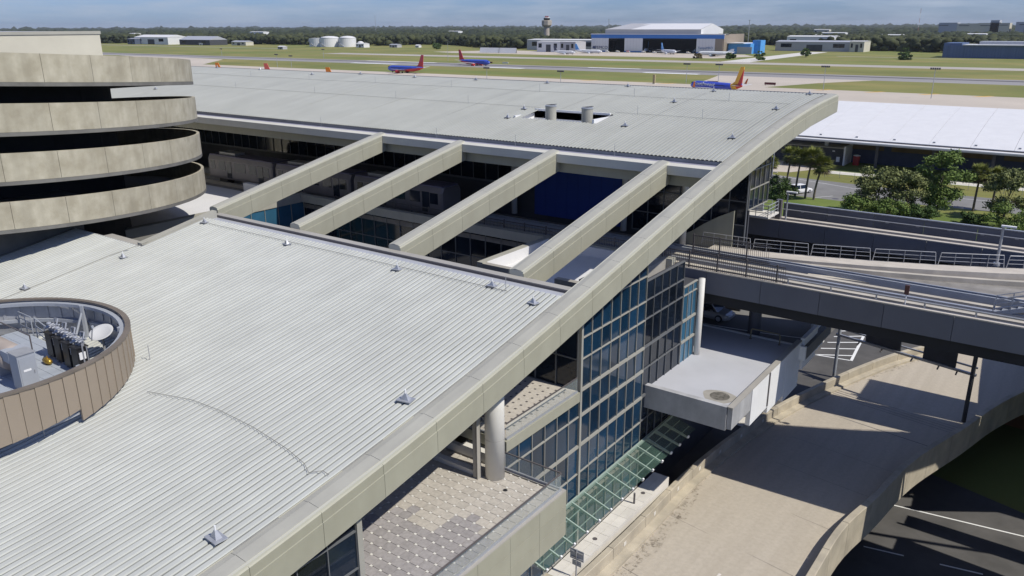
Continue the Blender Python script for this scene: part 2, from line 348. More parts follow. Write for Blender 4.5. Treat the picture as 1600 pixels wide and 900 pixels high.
wire('lightning_cable', [(x, 32.45) for x in np.arange(-51, -21.5, 3)], r=.015, parent=nr)
for xx in (-61.0,-50.8,-40.8,-31.2,-22.2,-70.6): wire('lightning_cable', [(xx, y) for y in np.arange(59.3, 76.6, 3)], r=.007, parent=fr)

# ---- east glass wall (plane facing +X)
XG = -22.0
def glass_wall_x(x, ya, yb, rows, pitch, parent, gm, mm, name='glass_wall', thick=(), topf=None):
    wbk = MB().box(x-.30, x-.12, ya, yb, rows[0], min(rows[-1], 99)).build(name, M_darkwall, parent)
    n = max(1, round((yb-ya)/pitch)); st = (yb-ya)/n; mb = MB()
    for i in range(n):
        y0, y1 = ya+i*st, ya+(i+1)*st; ym = (y0+y1)/2
        for a, b in zip(rows[:-1], rows[1:]):
            if topf:
                b = min(b, topf(ym))
            if b-a < .25: continue
            o = piece('pane', gm, wbk, (x-.06, ym, (a+b)/2), (.03, st-.06, b-a-.06)); o.rotation_euler = (0, random.gauss(0, .010), random.gauss(0, .010))
    for i in range(n+1):
        y0 = ya+i*st; zt = rows[-1] if not topf else min(rows[-1], topf(y0)); mb.box(x-.12, x+.03, y0-.022, y0+.022, rows[0], zt)
    for k, z in enumerate(rows):
        if topf and z > topf(yb): continue
        h = .085 if k in thick else .035
        y0 = ya
        if topf:
            while topf(y0) < z and y0 < yb: y0 += .3
        mb.box(x-.12, x+(.07 if k in thick else .04), y0, yb, z-h, z+h)
    mb.build('mullions', mm, wbk); return wbk
def glass_wall_y(y, xa, xb, rows, pitch, parent, gm, mm, name='glass_wall', thick=()):
    wbk = MB().box(xa, xb, y+.12, y+.30, rows[0], rows[-1]).build(name, M_darkwall, parent)
    n = max(1, round((xb-xa)/pitch)); st = (xb-xa)/n; mb = MB()
    for i in range(n):
        for a, b in zip(rows[:-1], rows[1:]):
            o = piece('pane', gm, wbk, (xa+(i+.5)*st, y+.06, (a+b)/2), (st-.06, .03, b-a-.06)); o.rotation_euler = (random.gauss(0, .008), 0, random.gauss(0, .008))
    for i in range(n+1): mb.box(xa+i*st-.035, xa+i*st+.035, y-.035, y+.12, rows[0], rows[-1])
    for k, z in enumerate(rows):
        h = .10 if k in thick else .04
        mb.box(xa, xb, y-.045, y+.12, z-h, z+h)
    mb.build('mullions', mm, wbk); return wbk
under = lambda y: prof(y)-1.72
glass_wall_x(XG, 29.45, 36.9, [0.05, 3.0, 5.08, 6.96, 8.94, 10.0], 1.25, T, M_glass, M_mull, thick=(1, 3))
glass_wall_x(XG, 36.95, 45.0, [0.05, 3.0, 5.08, 6.96, 8.94, 10.59, 12.55, 13.87, 15.6, 17.4], 1.15, T, M_glass, M_mull, thick=(1, 3, 4, 5), topf=under)
glass_wall_x(XG-.04, 45.05, 50.9, [3.4, 5.08, 6.96, 8.94, 10.59, 12.55, 13.87, 15.2], 1.15, T, M_glassdk, M_mulldk, thick=(2, 4))
glass_wall_x(XG, 50.95, 53.3, [6.4, 8.94, 10.59, 12.55, 13.2], .8, T, M_glassT, M_mull, thick=(1, 2))
MB().cyl((-21.75, 53.5, 6.0), (-21.75, 53.5, 13.3), .24, n=14).build('corner_column', M_col, T, smooth=True)
MB().box(XG-.14, XG+.10, 36.78, 36.98, 0.05, under(37.0)+.2).build('corner_post', M_mull, T)
# spandrel, upper terrace deck and its recessed wall
ut = MB().box(-40, XG+.12, 29.45, 36.7, 10.0, 10.60).build('upper_terrace', M_clad, T)
MB().box(-36, XG-.15, 29.6, 36.7, 10.6, 10.63).build('terrace_paving', M_paverA, ut)
dots = MB()
for i in range(24):
    for j in range(12):
        x, y = XG-.6-i*.55, 30.0+j*.55; dots.box(x-.07, x+.07, y-.07, y+.07, 10.63, 10.636)
stuff(dots.build('paver_inserts', M_rail, ut))
glass_wall_y(36.75, -34, XG-.14, [10.62, 12.6, 14.4, 16.3], 1.55, T, M_glassdk, M_mulldk, thick=())
def guard(pts, z, h, parent, step=1.5, railm=M_rail, gm=M_guard):
    """glass balustrade along a polyline"""
    gp = None
    for (xa, ya), (xb, yb) in zip(pts[:-1], pts[1:]):
        L = math.hypot(xb-xa, yb-ya); n = max(1, round(L/step)); ang = math.atan2(yb-ya, xb-xa)
        rl = MB(); d = Vector((xb-xa, yb-ya, 0)).normalized(); nn = Vector((-d.y, d.x, 0)); mid = Vector(((xa+xb)/2, (ya+yb)/2, z+h))
        rl.obox(mid, d*(L/2), nn*.035, Vector((0, 0, .025))); gp = rl.build('hand_rail', railm, parent)
        MB().obox(mid-Vector((0, 0, h-.04)), d*(L/2), nn*.045, Vector((0, 0, .05))).build('base_channel', M_galv, gp if parent.parent is None else parent)
        for i in range(n):
            t = (i+.5)/n; piece('glass_panel', gm, gp if parent.parent is None else parent, (xa+(xb-xa)*t, ya+(yb-ya)*t, z+h/2), (L/n-.03, .016, h-.06), ang)
    return gp
guard([(XG-.02, 29.6), (XG-.02, 36.6)], 10.62, .92, ut); guard([(-27, 29.6), (XG-.1, 29.6)], 10.62, .92, ut)
# lower terrace: a clad box that carries pavers
XT, YT, ZT = -18.1, 29.3, 9.19
lt = MB().box(-34, XT-.06, YN, YT-.06, 6.75, ZT-.06).build('lower_terrace', M_core, T)
MB().box(-34, XT-.35, YN, YT-.3, ZT-.055, ZT-.025).build('paver_bed', M_grout, lt)
n = 12
for k in range(12):
    a, b = YT-(k+1)*2.35, YT-k*2.35
    for z0, z1 in ((6.7, 7.55), (7.57, 8.36), (8.38, ZT+.02)): piece('fascia_panel', M_clad, lt, (XT-.03, (a+b)/2, (z0+z1)/2), (.06, b-a-.015, z1-z0))
for k in range(6):
    a, b = XT-(k+1)*2.4, XT-k*2.4
    for z0, z1 in ((6.7, 7.55), (7.57, 8.36), (8.38, ZT+.02)): piece('fascia_panel', M_clad, lt, ((a+b)/2-.03, YT-.03, (z0+z1)/2), (b-a-.075, .06, z1-z0))
MB().box(XT-.36, XT-.005, YN, YT-.005, ZT+.022, ZT+.07).build('coping', M_coping, lt)
MB().box(-34, XT-.37, YT-.32, YT-.005, ZT+.022, ZT+.07).build('coping', M_coping, lt)
guard([(XT-.2, 4.0), (XT-.2, YT-.2)], ZT+.07, .95, lt); guard([(XT-.25, YT-.17), (-21.9, YT-.17)], ZT+.07, .95, lt)
def octagon(a, c): return [(-a,-c),(-c,-a),(c,-a),(a,-c),(a,c),(c,a),(-c,a),(-a,c)]
pp = .55; oc = octagon(pp/2-.012, pp/2-.10)
def pav(m): return MB().prism(oc, 0, .03).mesh('paver', m)
PA, PB = pav(M_paverA), pav(M_paverB); cnt = []
from mathutils import noise as mnoise
for i in range(20):
    for j in range(52):
        x, y = XT-.66-i*pp, YT-.62-j*pp
        if y < 1: continue
        cnt.append((x, y))
cnt.sort(key=lambda p: (p[0]+19.5)**2*1.0+(p[1]-23)**2*.5)
rest = {0: MB(), 1: MB()}; dd = MB()
for k, (x, y) in enumerate(cnt):
    g = (24.0-y)+ (mnoise.noise((x*.45, y*.45, 3))*3.4) + (x+21)*.55 > 0
    if k < 300: o = link('paver', PB if g else PA, lt); o.location = (x, y, ZT-.025)
    else: rest[int(g)].add([(x+a, y+b, ZT+.003) for a, b in oc], [tuple(range(8))])
    dd.box(x+pp/2-.055, x+pp/2+.055, y+pp/2-.055, y+pp/2+.055, ZT-.024, ZT+.006)
for k in (0, 1): stuff(rest[k].build('far_pavers', (M_paverA, M_paverB)[k], lt))
stuff(dd.build('paver_inserts', M_paverdot, lt))
MB().cyl((-21.8, 28.35, ZT), (-21.8, 28.35, 15.9), .50, n=28).build('round_column', M_col, T, smooth=True)
for z in (11.4, 13.6): MB().cyl((-21.8, 28.35, z), (-21.8, 28.35, z+.02), .505, n=28).build('column_joint', M_coping, T)
MB().box(-26.4, -22.5, 27.75, 28.1, ZT, ZT+.28).build('terrace_kerb', M_col, lt)
MB().box(-26.5, -22.9, 29.0, 29.28, ZT, ZT+.5).box(-24.6, -22.9, 29.0, 33.5, ZT+.5, ZT+.62).build('terrace_ledge', M_col, lt)
MB().box(-22.62, -22.42, 27.6, 27.8, ZT, 12.6).box(-22.36, -22.30, 27.55, 27.85, ZT, 12.6).build('steel_channel', M_coping, lt)
MB().lathe([(.05,-.2),(.42,-.2),(.55,0),(.42,.25),(.05,.25)], 14, (-23.1, 28.2, 12.1)).build('loudspeaker_drum', M_black, lt)
MB().cyl((-20.6, 27.6, ZT), (-20.6, 27.6, ZT+.012), .12, n=12).build('floor_drain', M_black, lt)
glass_wall_x(-20.7, 2, 17.95, [ZT, 10.6, 12.3, 13.5], 1.5, T, M_glassdk, M_mulldk)
MB().box(-21.0, -20.6, 17.95, 18.22, ZT, 13.6).build('corner_post', M_mull, T)
MB().box(-33, -29.5, YN, 29, ZT, 13.2).build('inner_wall', M_darkwall, T)
MB().box(-34, -28, 29.4, 36.6, 3, 9.95).build('inner_wall', M_darkwall, T)
# ---- station back wall, blue wall, olive wall under the far roof
YB = 64.2
sw = glass_wall_y(YB, -121, -46.9, [15.95, 18.45, 19.95], 1.62, T, M_glassdk, M_mulldk, thick=(0,))
glass_wall_y(YB, -33.2, -22.7, [13.3, 15.0, 17.0, 19.7], 1.5, T, M_glassdk, M_mulldk)
MB().box(-121, -22.7, YB+.05, YB+.6, 19.95, 23.0).build('soffit_wall', M_clad, T)
MB().box(-121, -46.9, YB+.2, YB+.6, 12.9, 15.85).build('lower_wall', M_darkwall, T)
MB().box(-121, -22.7, YB+.65, YB+.9, 4.0, 20).build('lower_wall', M_darkwall, T)
for k in range(8): piece('blue_panel', M_blue, T, (-44.0+k*1.25+.62, YB, 16.6), (1.235, .10, 6.7))
MB().cyl((-34.0, YB-.15, 13.0), (-34.0, YB-.15, 20), .28, n=12).build('round_column', M_col, T, smooth=True)
MB().cyl((-46.4, YB-.15, 13.0), (-46.4, YB-.15, 20), .28, n=12).build('round_column', M_col, T, smooth=True)
MB().cyl((-27.3, 62.2, 12.8), (-27.3, 62.2, 20.6), .28, n=12).build('round_column', M_col, T, smooth=True)
glass_wall_x(-22.6, YB+.2, 69.0, [16.3, 18.0, 19.6, 21.0], 1.2, T, M_glassdk, M_mull)
MB().add([(-31,63.9,12.7),(-23.6,63.9,12.7),(-23.6,63.9,16.2),(-25.0,63.9,15.5),(-26.2,63.9,14.75),(-27.2,63.9,14.0),(-28.6,63.9,13.2),
          (-31,64.15,12.7),(-23.6,64.15,12.7),(-23.6,64.15,16.2),(-25.0,64.15,15.5),(-26.2,64.15,14.75),(-27.2,64.15,14.0),(-28.6,64.15,13.2)],
         [tuple(range(6,-1,-1)), tuple(range(7,14))]+[(i,(i+1)%7,7+(i+1)%7,7+i) for i in range(7)]).build('curved_olive_wall', M_clad, T)
# ---- courtyard below the beams
MB().box(-130, -24, 33.5, 64, -5, 2.2).build('court_floor', M_darkwall, T)
cw = glass_wall_y(55.7, -68.6, -36.5, [5.0, 8.0, 10.6, 13.0], 1.75, T, M_glassdk, M_mulldk)
MB().box(-69.2, -25, 55.25, 55.95, 13.0, 13.8).build('track_coping', M_cladtop, T)
glass_wall_x(-68.5, 42, 55.6, [5.0, 8.0, 10.6, 13.0], 1.75, T, M_glassT, M_mull)
lw = MB().box(-125, -69.2, 34.6, 55.2, 2.3, 13.0).build('low_roof_block', M_whiteroof, T)
MB().box(-69.25, -68.45, 35.6, 56.0, 13.0, 13.85).build('parapet', M_cladtop, lw)
MB().box(-77.5, -69.3, 54.6, 55.2, 13.0, 14.2).build('parapet', M_whiteroof, lw)
MB().box(-69.35, -69.26, 36, 54.5, 13.0, 13.8).build('parapet', M_whiteroof, lw)
mw = MB().box(-36.4, -26.0, 46.6, 55.2, 6.0, 12.9).build('low_roof_block', M_whiteroof, T)
MB().box(-36.9, -36.35, 46.0, 55.3, 5.0, 13.82).build('parapet', M_cladtop, mw)
MB().box(-36.34, -36.28, 46.5, 55.0, 12.9, 13.78).build('parapet', M_whiteroof, mw)
MB().box(-36.27, -26, 55.0, 55.24, 12.9, 13.7).build('parapet', M_whiteroof, mw)
MB().box(-36.34, -33.4, 46.0, 46.5, 5.0, 13.75).build('parapet', M_coping, mw)
MB().box(-29.8, -26.4, 46.0, 46.5, 12.0, 13.75).build('parapet', M_coping, mw)
MB().box(-26.0, -25.5, 46.0, 55.3, 12.0, 13.82).build('parapet', M_coping, mw)
MB().box(-25.5, -22.4, 45.0, 55.2, 12.0, 12.6).build('dark_roof', M_darkwall, mw)
MB().box(-36.3, -25.6, 46.05, 46.45, 5.0, 12.0).build('lower_wall', M_darkwall, mw)
# near-building block below the roof edge, wall against the spiral ramp
MB().box(-52.2, -34.2, 20, 33.9, 0, prof(20)-1.0).build('inner_wall', M_darkwall, T)
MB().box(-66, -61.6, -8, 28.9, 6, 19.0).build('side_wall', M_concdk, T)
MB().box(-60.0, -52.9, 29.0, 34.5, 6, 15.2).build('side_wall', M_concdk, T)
MB().box(-58.5, -53.5, 28.96, 29.0, 14.0, 15.0).build('side_opening', M_black, T)
# ------------------------------------------------------------------ spiral parking ramp
HC = (-78.39, 25.67); HR = 20.87; HZ = 19.88; HH = 1.84; HP = -1.23; HS = 3.2
H = empty('spiral_ramp', (HC[0], HC[1], 0), 'round concrete spiral parking ramp with stacked stained parapets', 'parking ramp')
def hz(i, th): return HZ + (3-i)*HS + HP*(th+math.pi/2)
def arc_box(r0, r1, t0, t1, zf0, zf1, seg):
    ss = []
    for t in np.linspace(t0, t1, seg):
        c, s_ = math.cos(t), math.sin(t)
        ss.append([(HC[0]+r0*c, HC[1]+r0*s_, zf0(t)), (HC[0]+r1*c, HC[1]+r1*s_, zf0(t)), (HC[0]+r1*c, HC[1]+r1*s_, zf1(t)), (HC[0]+r0*c, HC[1]+r0*s_, zf1(t))])
    return MB().sweep(ss)
TH0, STEP = R(-8.5-9.62*6), R(9.62)
for i in range(4):
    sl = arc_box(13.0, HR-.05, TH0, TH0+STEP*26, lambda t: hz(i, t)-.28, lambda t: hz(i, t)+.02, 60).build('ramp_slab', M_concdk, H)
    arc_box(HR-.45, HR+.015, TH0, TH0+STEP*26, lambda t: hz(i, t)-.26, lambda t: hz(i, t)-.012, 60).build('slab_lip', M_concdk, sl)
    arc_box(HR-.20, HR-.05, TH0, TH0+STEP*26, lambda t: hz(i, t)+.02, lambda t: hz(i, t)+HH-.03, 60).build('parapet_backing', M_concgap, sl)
    for k in range(26):
        a, b = TH0+k*STEP+R(.035), TH0+(k+1)*STEP-R(.035)
        arc_box(HR-.24, HR, a, b, lambda t: hz(i, t), lambda t: hz(i, t)+HH, 6).build('parapet_panel', M_conc, sl)
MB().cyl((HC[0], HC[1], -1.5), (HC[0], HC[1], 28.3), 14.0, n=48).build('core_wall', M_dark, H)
B = empty('stair_tower', (-118, 40, 0), 'cream walled block rising above the spiral ramp at the top left', 'building')
MB().box(-150, -101, 12, 53.2, -1, 30.2).build('wall', M_cream, B)
MB().box(-149.8, -101.3, 12.2, 53.0, 30.2, 30.52).build('roof', M_gutter, B)
MB().box(-101.3, -100.9, 12, 53.3, 30.2, 30.56).build('coping', M_cladtop, B)

# ------------------------------------------------------------------ rooftop mechanical enclosure
EC = (-40.6, 12.63); ER = 7.05; EZ = 17.0
E_ = empty('equipment_enclosure', (EC[0], EC[1], prof(EC[1])), 'round tan metal screen wall round rooftop equipment', 'enclosure')
NP = 76
def polar(r, t): return EC[0]+r*math.cos(t), EC[1]+r*math.sin(t)
for k in range(NP):
    a, b = 2*math.pi*k/NP, 2*math.pi*(k+1)/NP; g = .0012
    lift = .22 + (.55 if R(-18) < (a+math.pi) % (2*math.pi)-math.pi < R(10) or R(-62) < (a+math.pi) % (2*math.pi)-math.pi < R(-55) else 0)
    q = []
    for t in (a+g, b-g*.2):
        for r in (ER-.05, ER+(.035 if t == a+g else 0)): q.append((*polar(r, t),))
    zb = [prof(p[1])+lift for p in q]
    v = [(q[0][0],q[0][1],zb[0]),(q[1][0],q[1][1],zb[1]),(q[3][0],q[3][1],zb[3]),(q[2][0],q[2][1],zb[2])]
    v += [(p[0], p[1], EZ-.05) for p in v]
    MB().add(v, [(0,3,2,1),(4,5,6,7),(0,1,5,4),(1,2,6,5),(2,3,7,6),(3,0,4,7)]).build('screen_panel', M_tan, E_)
def ring(r0, r1, z0, z1, m, name, parent=E_, seg=72):
    ss = [[(*polar(r0, t), z0), (*polar(r1, t), z0), (*polar(r1, t), z1), (*polar(r0, t), z1)] for t in np.linspace(0, 2*math.pi, seg+1)]
    return MB().sweep(ss, caps=False).build(name, m, parent)
ring(ER-.20, ER+.06, EZ-.05, EZ+.04, mat('cap_brown', (.16,.135,.11), .5), 'cap_ring')
ring(ER-.10, ER-.06, EZ-1.9, EZ-.06, M_galv, 'liner'); ring(ER-.45, ER-.21, EZ-.28, EZ-.12, M_grey, 'girt_ring'); ring(ER-.30, ER-.14, EZ-1.25, EZ-1.08, M_grey, 'girt_ring'); ring(ER-.30, ER-.14, EZ-2.1, EZ-1.98, M_grey, 'girt_ring')
for k in range(60):
    t = 2*math.pi*k/60; x, y = polar(ER-.11, t); piece('corrugation_rib', M_galv, E_, (x, y, (EZ-.1+prof(y)+.95)/2), (.07, .13, EZ-.1-prof(y)-.95), t)
for t in (R(20), R(62), R(105), R(150), R(200), R(250), R(300), R(340)):
    x, y = polar(ER-.45, t); MB().cyl((x, y, prof(y)), (x, y, EZ-.1), .14, n=6).build('frame_post', M_grey, E_)
    x2, y2 = polar(ER-1.1, t); MB().pipe([(x, y, EZ-.35), (x2, y2, EZ-1.6)], .07, 5).build('frame_brace', M_grey, E_)
deck = MB(); deck.box(-45.6, -36.3, 8.2, 17.1, 15.2, 15.3); dk = deck.build('platform', M_deckgrey, E_)
for j in range(19): piece('deck_plank', M_deckgrey, dk, (-40.95, 8.45+j*.468, 15.32), (9.3, .455, .045))
ring(0.2, ER-.3, 14.0, 14.06, M_gutter, 'shaded_floor')
rl = MB(); ry = 17.15
for z in (.35, .75, 1.1): rl.cyl((-45.6, ry, 15.3+z), (-44.2, ry, 15.3+z), .03, n=5)
for x in (-45.6, -44.9, -44.2): rl.cyl((x, ry, 15.3), (x, ry, 16.4), .03, n=5)
for z in (.25, .6, 1.05): rl.pipe([(-44.0, ry+.1, 15.3+z), (-41.0, ry+.1, 14.75+z)], .03, 5)
for x in (-44, -43, -42, -41): rl.cyl((x, ry+.1, 14.9), (x, ry+.1, 16.35-(x+44)*.18), .03, n=5)
for z in (.5, 1.0): rl.pipe([(-41, ry+.1, 15.0+z), (-39.2, ry+.3, 15.0+z)], .03, 5)
rl.build('railing', M_grey, E_)
st = MB()
for k in range(5): st.box(-43.6+k*.5, -43.2+k*.5, ry+.12, ry+.9, 15.22-k*.1, 15.26-k*.1)
st.build('stair_treads', M_galv, E_)
# condenser modules: four black cabinets with pipe fans on top
for k in range(4):
    cx, cy = -40.2+k*.98, 16.45-k*.06; z0 = 15.345
    p = empty('pump_unit', (cx, cy, z0), ['black pump cabinet nearest the stair rail in the round enclosure', 'black pump cabinet second from the stair rail', 'black pump cabinet second from the satellite dish', 'black pump cabinet nearest the satellite dish'][k], 'pump', 'pump cabinets in the round enclosure')
    c = MB(); c.box(-.30,.30,-.26,.26,.12,1.30); c.box(-.34,.34,-.30,.30,1.3,1.36); c.build('cabinet', M_black, p, local=True)
    for dx, dy in ((-.25,-.2),(.25,-.2),(-.25,.2),(.25,.2)): MB().box(dx-.04,dx+.04,dy-.04,dy+.04,0,.14).build('leg', M_grey, p, local=True)
    MB().box(.301,.33,-.18,.12,.75,1.1).build('control_box', M_white, p, local=True)
    f = MB()
    for a in range(3): f.cyl((-.2+a*.2, .05*a, 1.34), (-.2+a*.2, .05*a, 1.62), .065, n=8); f.cyl((-.2+a*.2, .05*a-.16, 1.58), (-.2+a*.2, .05*a+.22, 1.66), .05, n=8)
    f.cyl((-.3, -.2, 1.5), (.35, .2, 1.72), .045, n=6); f.pipe([(-.25,.2,1.3),(-.25,.32,1.9),(.1,.32,1.95),(.3,.1,1.6)], .035, 6); f.lathe([(.02,-.08),(.1,-.05),(.12,0),(.1,.05),(.02,.08)], 10, (.05,-.1,1.82)); f.cyl((.34,.0,.1),(.34,.0,1.5),.035,n=6); f.cyl((.36,.18,.3),(.36,.18,1.35),.03,n=6); f.build('pipework', M_galv, p, local=True)
d = empty('satellite_dish', (-39.2, 18.35, prof(18.35)+.08), 'white satellite dish inside the round rooftop enclosure', 'dish')
dm = MB(); pr = [(.02,.0),(.35,.03),(.65,.10),(.86,.19),(.88,.20),(.86,.215),(.62,.13),(.3,.06),(.02,.03)]
dm.lathe([(a*.68, b*.68) for a, b in pr], 26); me = dm.mesh('reflector', mat('dish_grey', (.50,.50,.49), .6, .04), True); me.transform(Matrix.Translation((0, 0, 1.15)) @ Vector((.2, -.35, .91)).to_track_quat('Z', 'Y').to_matrix().to_4x4())
link('reflector', me, d, True)
MB().cyl((0,0,0),(0,0,1.15),.06).build('mast', M_galv, d, local=True)
MB().pipe([(.1,-.6,1.0),(.3,-.55,1.75)],.03).box(.24,.36,-.61,-.49,1.7,1.82).build('feed_arm', M_grey, d, local=True)
cb = empty('control_cabinet', (-37.55, 13.9, 15.345), 'grey steel electrical cabinet on the enclosure platform', 'cabinet')
MB().box(-.42,.42,-.38,.38,0,1.75).build('body', M_grey, cb, local=True); MB().box(-.45,.45,-.41,.41,1.75,1.8).build('lid', M_galv, cb, local=True)
MB().box(.421,.44,-.33,.33,.15,1.62).build('door', M_grey, cb, local=True); MB().box(.442,.452,-.2,.12,.95,1.05).build('label_plate', M_white, cb, local=True)
MB().box(.442,.47,.22,.26,.8,.95).build('handle', M_galv, cb, local=True)
hx = empty('heat_exchanger', (-41.6, 14.2, 15.345), 'large horizontal tan tank with a grey hood on the platform', 'tank')
MB().lathe([(.05,-2.6),(.55,-2.45),(.62,-2.2),(.62,2.2),(.55,2.45),(.05,2.6)], 20, (0,0,.95), 'X').build('shell', mat('tank_tan', (.34,.29,.25), .55, .1), hx, smooth=True, local=True)
for x in (-1.6, 1.6): MB().box(x-.15, x+.15, -.5, .5, 0, .5).build('saddle', M_grey, hx, local=True)
MB().box(2.3, 3.1, -.5, .5, 1.0, 1.5).build('hood', M_grey, hx, local=True)
MB().pipe([(-2.8,.9,0),(-2.8,.9,1.75),(2.2,.9,1.75),(2.2,.9,0)],.035,6).build('pipe_frame', M_rail, hx, local=True)
bv = empty('brass_valve', (-39.6, 15.75, 15.345), 'small brass valve lying on the grey platform', 'valve')
MB().lathe([(.02,-.3),(.14,-.28),(.16,0),(.12,.25),(.02,.3)], 12, (0,0,.16), 'X').build('body', M_brass, bv, local=True, smooth=True)
MB().cyl((0,0,.2),(0,0,.42),.03).build('stem', M_brass, bv, local=True)

# ------------------------------------------------------------------ roof anchors
an = empty('roof_anchor', (0,0,0), 'small grey fall-arrest anchor post bolted to the ribbed roof', 'roof anchor', 'fall-arrest anchors on the terminal roofs')
MB().box(-.28,.28,-.20,.20,.085,.12).build('base_plate', M_galv, an, local=True)
MB().add([(-.16,-.1,.12),(.16,-.1,.12),(.16,.1,.12),(-.16,.1,.12),(-.03,-.03,.34),(.03,-.03,.34),(.03,.03,.34),(-.03,.03,.34)], [(0,3,2,1),(4,5,6,7),(0,1,5,4),(1,2,6,5),(2,3,7,6),(3,0,4,7)]).build('pedestal', M_galv, an, local=True)
MB().cyl((0,0,.3),(0,0,.48),.03,n=8).build('post', M_white, an, local=True)
spots = [(-51.4,26.3),(-51.2,32.5),(-41.7,32.2),(-31.8,32.2),(-25.2,32.7),(-22.0,32.0),(-22.1,22.5),(-22.0,12.9),(-87.8,74.6),(-81.0,77.0),(-70.6,76.3),(-60.9,76.4),(-50.8,76.4),(-40.8,76.6),(-31.1,75.9),(-22.2,76.7),(-44.2,60.0),(-32.2,60.2),(-32.1,69.3),(-22.5,68.7),(-22.5,59.2),(-44.6,63.2),(-103.2,60.8),(-112.6,77),(-102.1,77),(-53.0,20.6)]
AL = ['beside the helix notch at the far left', 'at the upper left corner of the near roof', 'second from the left along the upper edge of the near roof', 'in the middle of the upper edge of the near roof', 'before the last roof beam on the near roof', 'at the upper right corner of the near roof', 'halfway down the edge beam on the near roof', 'at the bottom of the picture on the near roof', 'second from the left along the far eave', 'third from the left along the far eave', 'sixth from the right along the far eave', 'fifth from the right along the far eave', 'above the roof well on the far eave', 'third from the right along the far eave', 'second from the right along the far eave', 'at the far right corner of the far roof', 'just left of the roof well', 'just right of the roof well', 'in the middle of the far roof right of the well', 'beside the edge beam near the far corner', 'beside the edge beam at the eave of the far roof', 'above the left corner of the roof well', 'behind the gap of the spiral ramp', 'leftmost along the far eave', 'left of the orange fin on the far eave', 'left of the round enclosure on the near roof']
for i, (x, y) in enumerate(spots):
    o = an if i == 0 else copy_tree(an); o.location = (x, y, prof(y)); o.rotation_euler.z = .2*math.sin(i*2.3); o['label'] = 'grey roof anchor post '+AL[i]; s_ = 1.25 if (x, y) in ((-22.0,12.9), (-22.1,22.5)) else 1.0; o.scale = (s_,)*3
rodm = MB().cyl((0,0,0),(0,0,1.0),.018,n=5).mesh('lightning_rod', M_galv)
for i, (x, y) in enumerate([(-96,70.8),(-84,70.8),(-72,70.8),(-60,70.8),(-48,70.8),(-37,70.8),(-27.5,70.8),(-90,63.9),(-75,63.9),(-62,63.9),(-52,63.9),(-33,63.9),(-27,63.9),(-24.2,32.6),(-47,53.3),(-38.5,53.3),(-29.3,53.3),(-62,53.3),(-34.2,12.9),(-36.5,19.2)]):
    o = link('lightning_rod', rodm); tag(o, 'thin vertical lightning rod on the terminal roof', 'rod', 'lightning rods on the terminal roofs'); o.location = (x, y, prof(y)-.15)
# vents in the roof well
for k, x in enumerate((-40.4, -36.6)):
    v = empty('roof_vent', (x, 61.4, 22.5), ['round grey exhaust vent at the left of the roof well', 'round grey exhaust vent at the right of the roof well'][k], 'vent', 'vents in the roof well')
    MB().lathe([(.44,0),(.44,.35),(.50,.38),(.50,1.60),(.46,1.63)], 22).build('drum', M_cladtop, v, local=True, smooth=False)
    MB().lathe([(.53,1.59),(.53,1.67),(.45,1.70)], 22).build('rim', M_grey, v, local=True)
    MB().obox((.05,0,1.75),(.5,.0,.06),(0,.12,0),(0,0,.03)).build('damper_flap', M_rail, v, local=True)

# ------------------------------------------------------------------ elevated guideways and train
def panel_row(parent, y, xa, xb, z0, z1, pitch, m, th=.14):
    n = round((xb-xa)/pitch); st = (xb-xa)/n
    for i in range(n): piece('side_panel', m, parent, (xa+(i+.5)*st, y, (z0+z1)/2), (st-.03, th, z1-z0))
def railing(parent, pts, h, m, step=2.2, rails=(.33,.66,1.0), r=.035, name='railing', loops=False):
    mb = MB()
    for a, b in zip(pts[:-1], pts[1:]):
        a, b = Vector(a), Vector(b); L = (b-a).length; n = max(1, round(L/step))
        for f in rails: mb.cyl(a+Vector((0,0,h*f)), b+Vector((0,0,h*f)), r, n=6)
        for i in range(n+1): p = a.lerp(b, i/n); mb.cyl(p, p+Vector((0,0,h)), r*1.05, n=6)
    return mb.build(name, m, parent)
XE = 70
GA = empty('guideway', (0, 58, 0), 'front elevated people-mover guideway with two concrete tracks and grey side panels', 'guideway')
MB().box(-122, XE, 55.7, 64.0, 12.3, 12.75).build('deck', M_trackdk, GA)
ga = MB().box(-24.9, XE, 55.62, 56.2, 10.75, 12.9).build('edge_girder', M_dark, GA)
for x in np.arange(-24, XE, 6): piece('cross_beam', M_dark, GA, (x, 59.4, 11.6), (.6, 6.4, 1.3))
panel_row(GA, 55.5, -26.4, XE, 11.55, 13.25, 4.15, M_guide)
MB().box(-26.4, XE, 55.40, 55.78, 13.25, 13.33).build('panel_cap', M_guidec, GA)
for y0, y1 in ((56.9,57.35),(59.2,59.65)): MB().box(-122, XE, y0, y1, 12.75, 13.12).build('running_beam', M_track, GA)
MB().box(-122, XE, 58.1, 58.4, 12.9, 13.2).build('guide_rail', M_galv, GA)
MB().box(-122, XE, 60.3, 60.45, 12.9, 13.45).build('power_rail', M_grey, GA)
MB().box(-122, XE, 60.75, 60.9, 12.9, 13.5).build('power_rail', M_galv, GA)
for x in np.arange(-24, XE, 1.6): piece('rail_bracket', M_rail, GA, (x, 60.6, 13.1), (.2, .5, .5))
cw_ = MB()   # curved second track and walkway that swing away to the right
def curve_strip(y0f, y1f, z0, z1, m, name, xa=-24.9, xb=XE, n=24):
    ss = [[(x, y0f(x), z0), (x, y1f(x), z0), (x, y1f(x), z1), (x, y0f(x), z1)] for x in np.linspace(xa, xb, n)]
    return MB().sweep(ss).build(name, m, GA)
bend = lambda x: .2*max(0, x+22.5)+.008*max(0, x+22.5)**2
curve_strip(lambda x: 61.6+bend(x), lambda x: 63.4+bend(x), 12.75, 13.2, M_guidec, 'walkway')
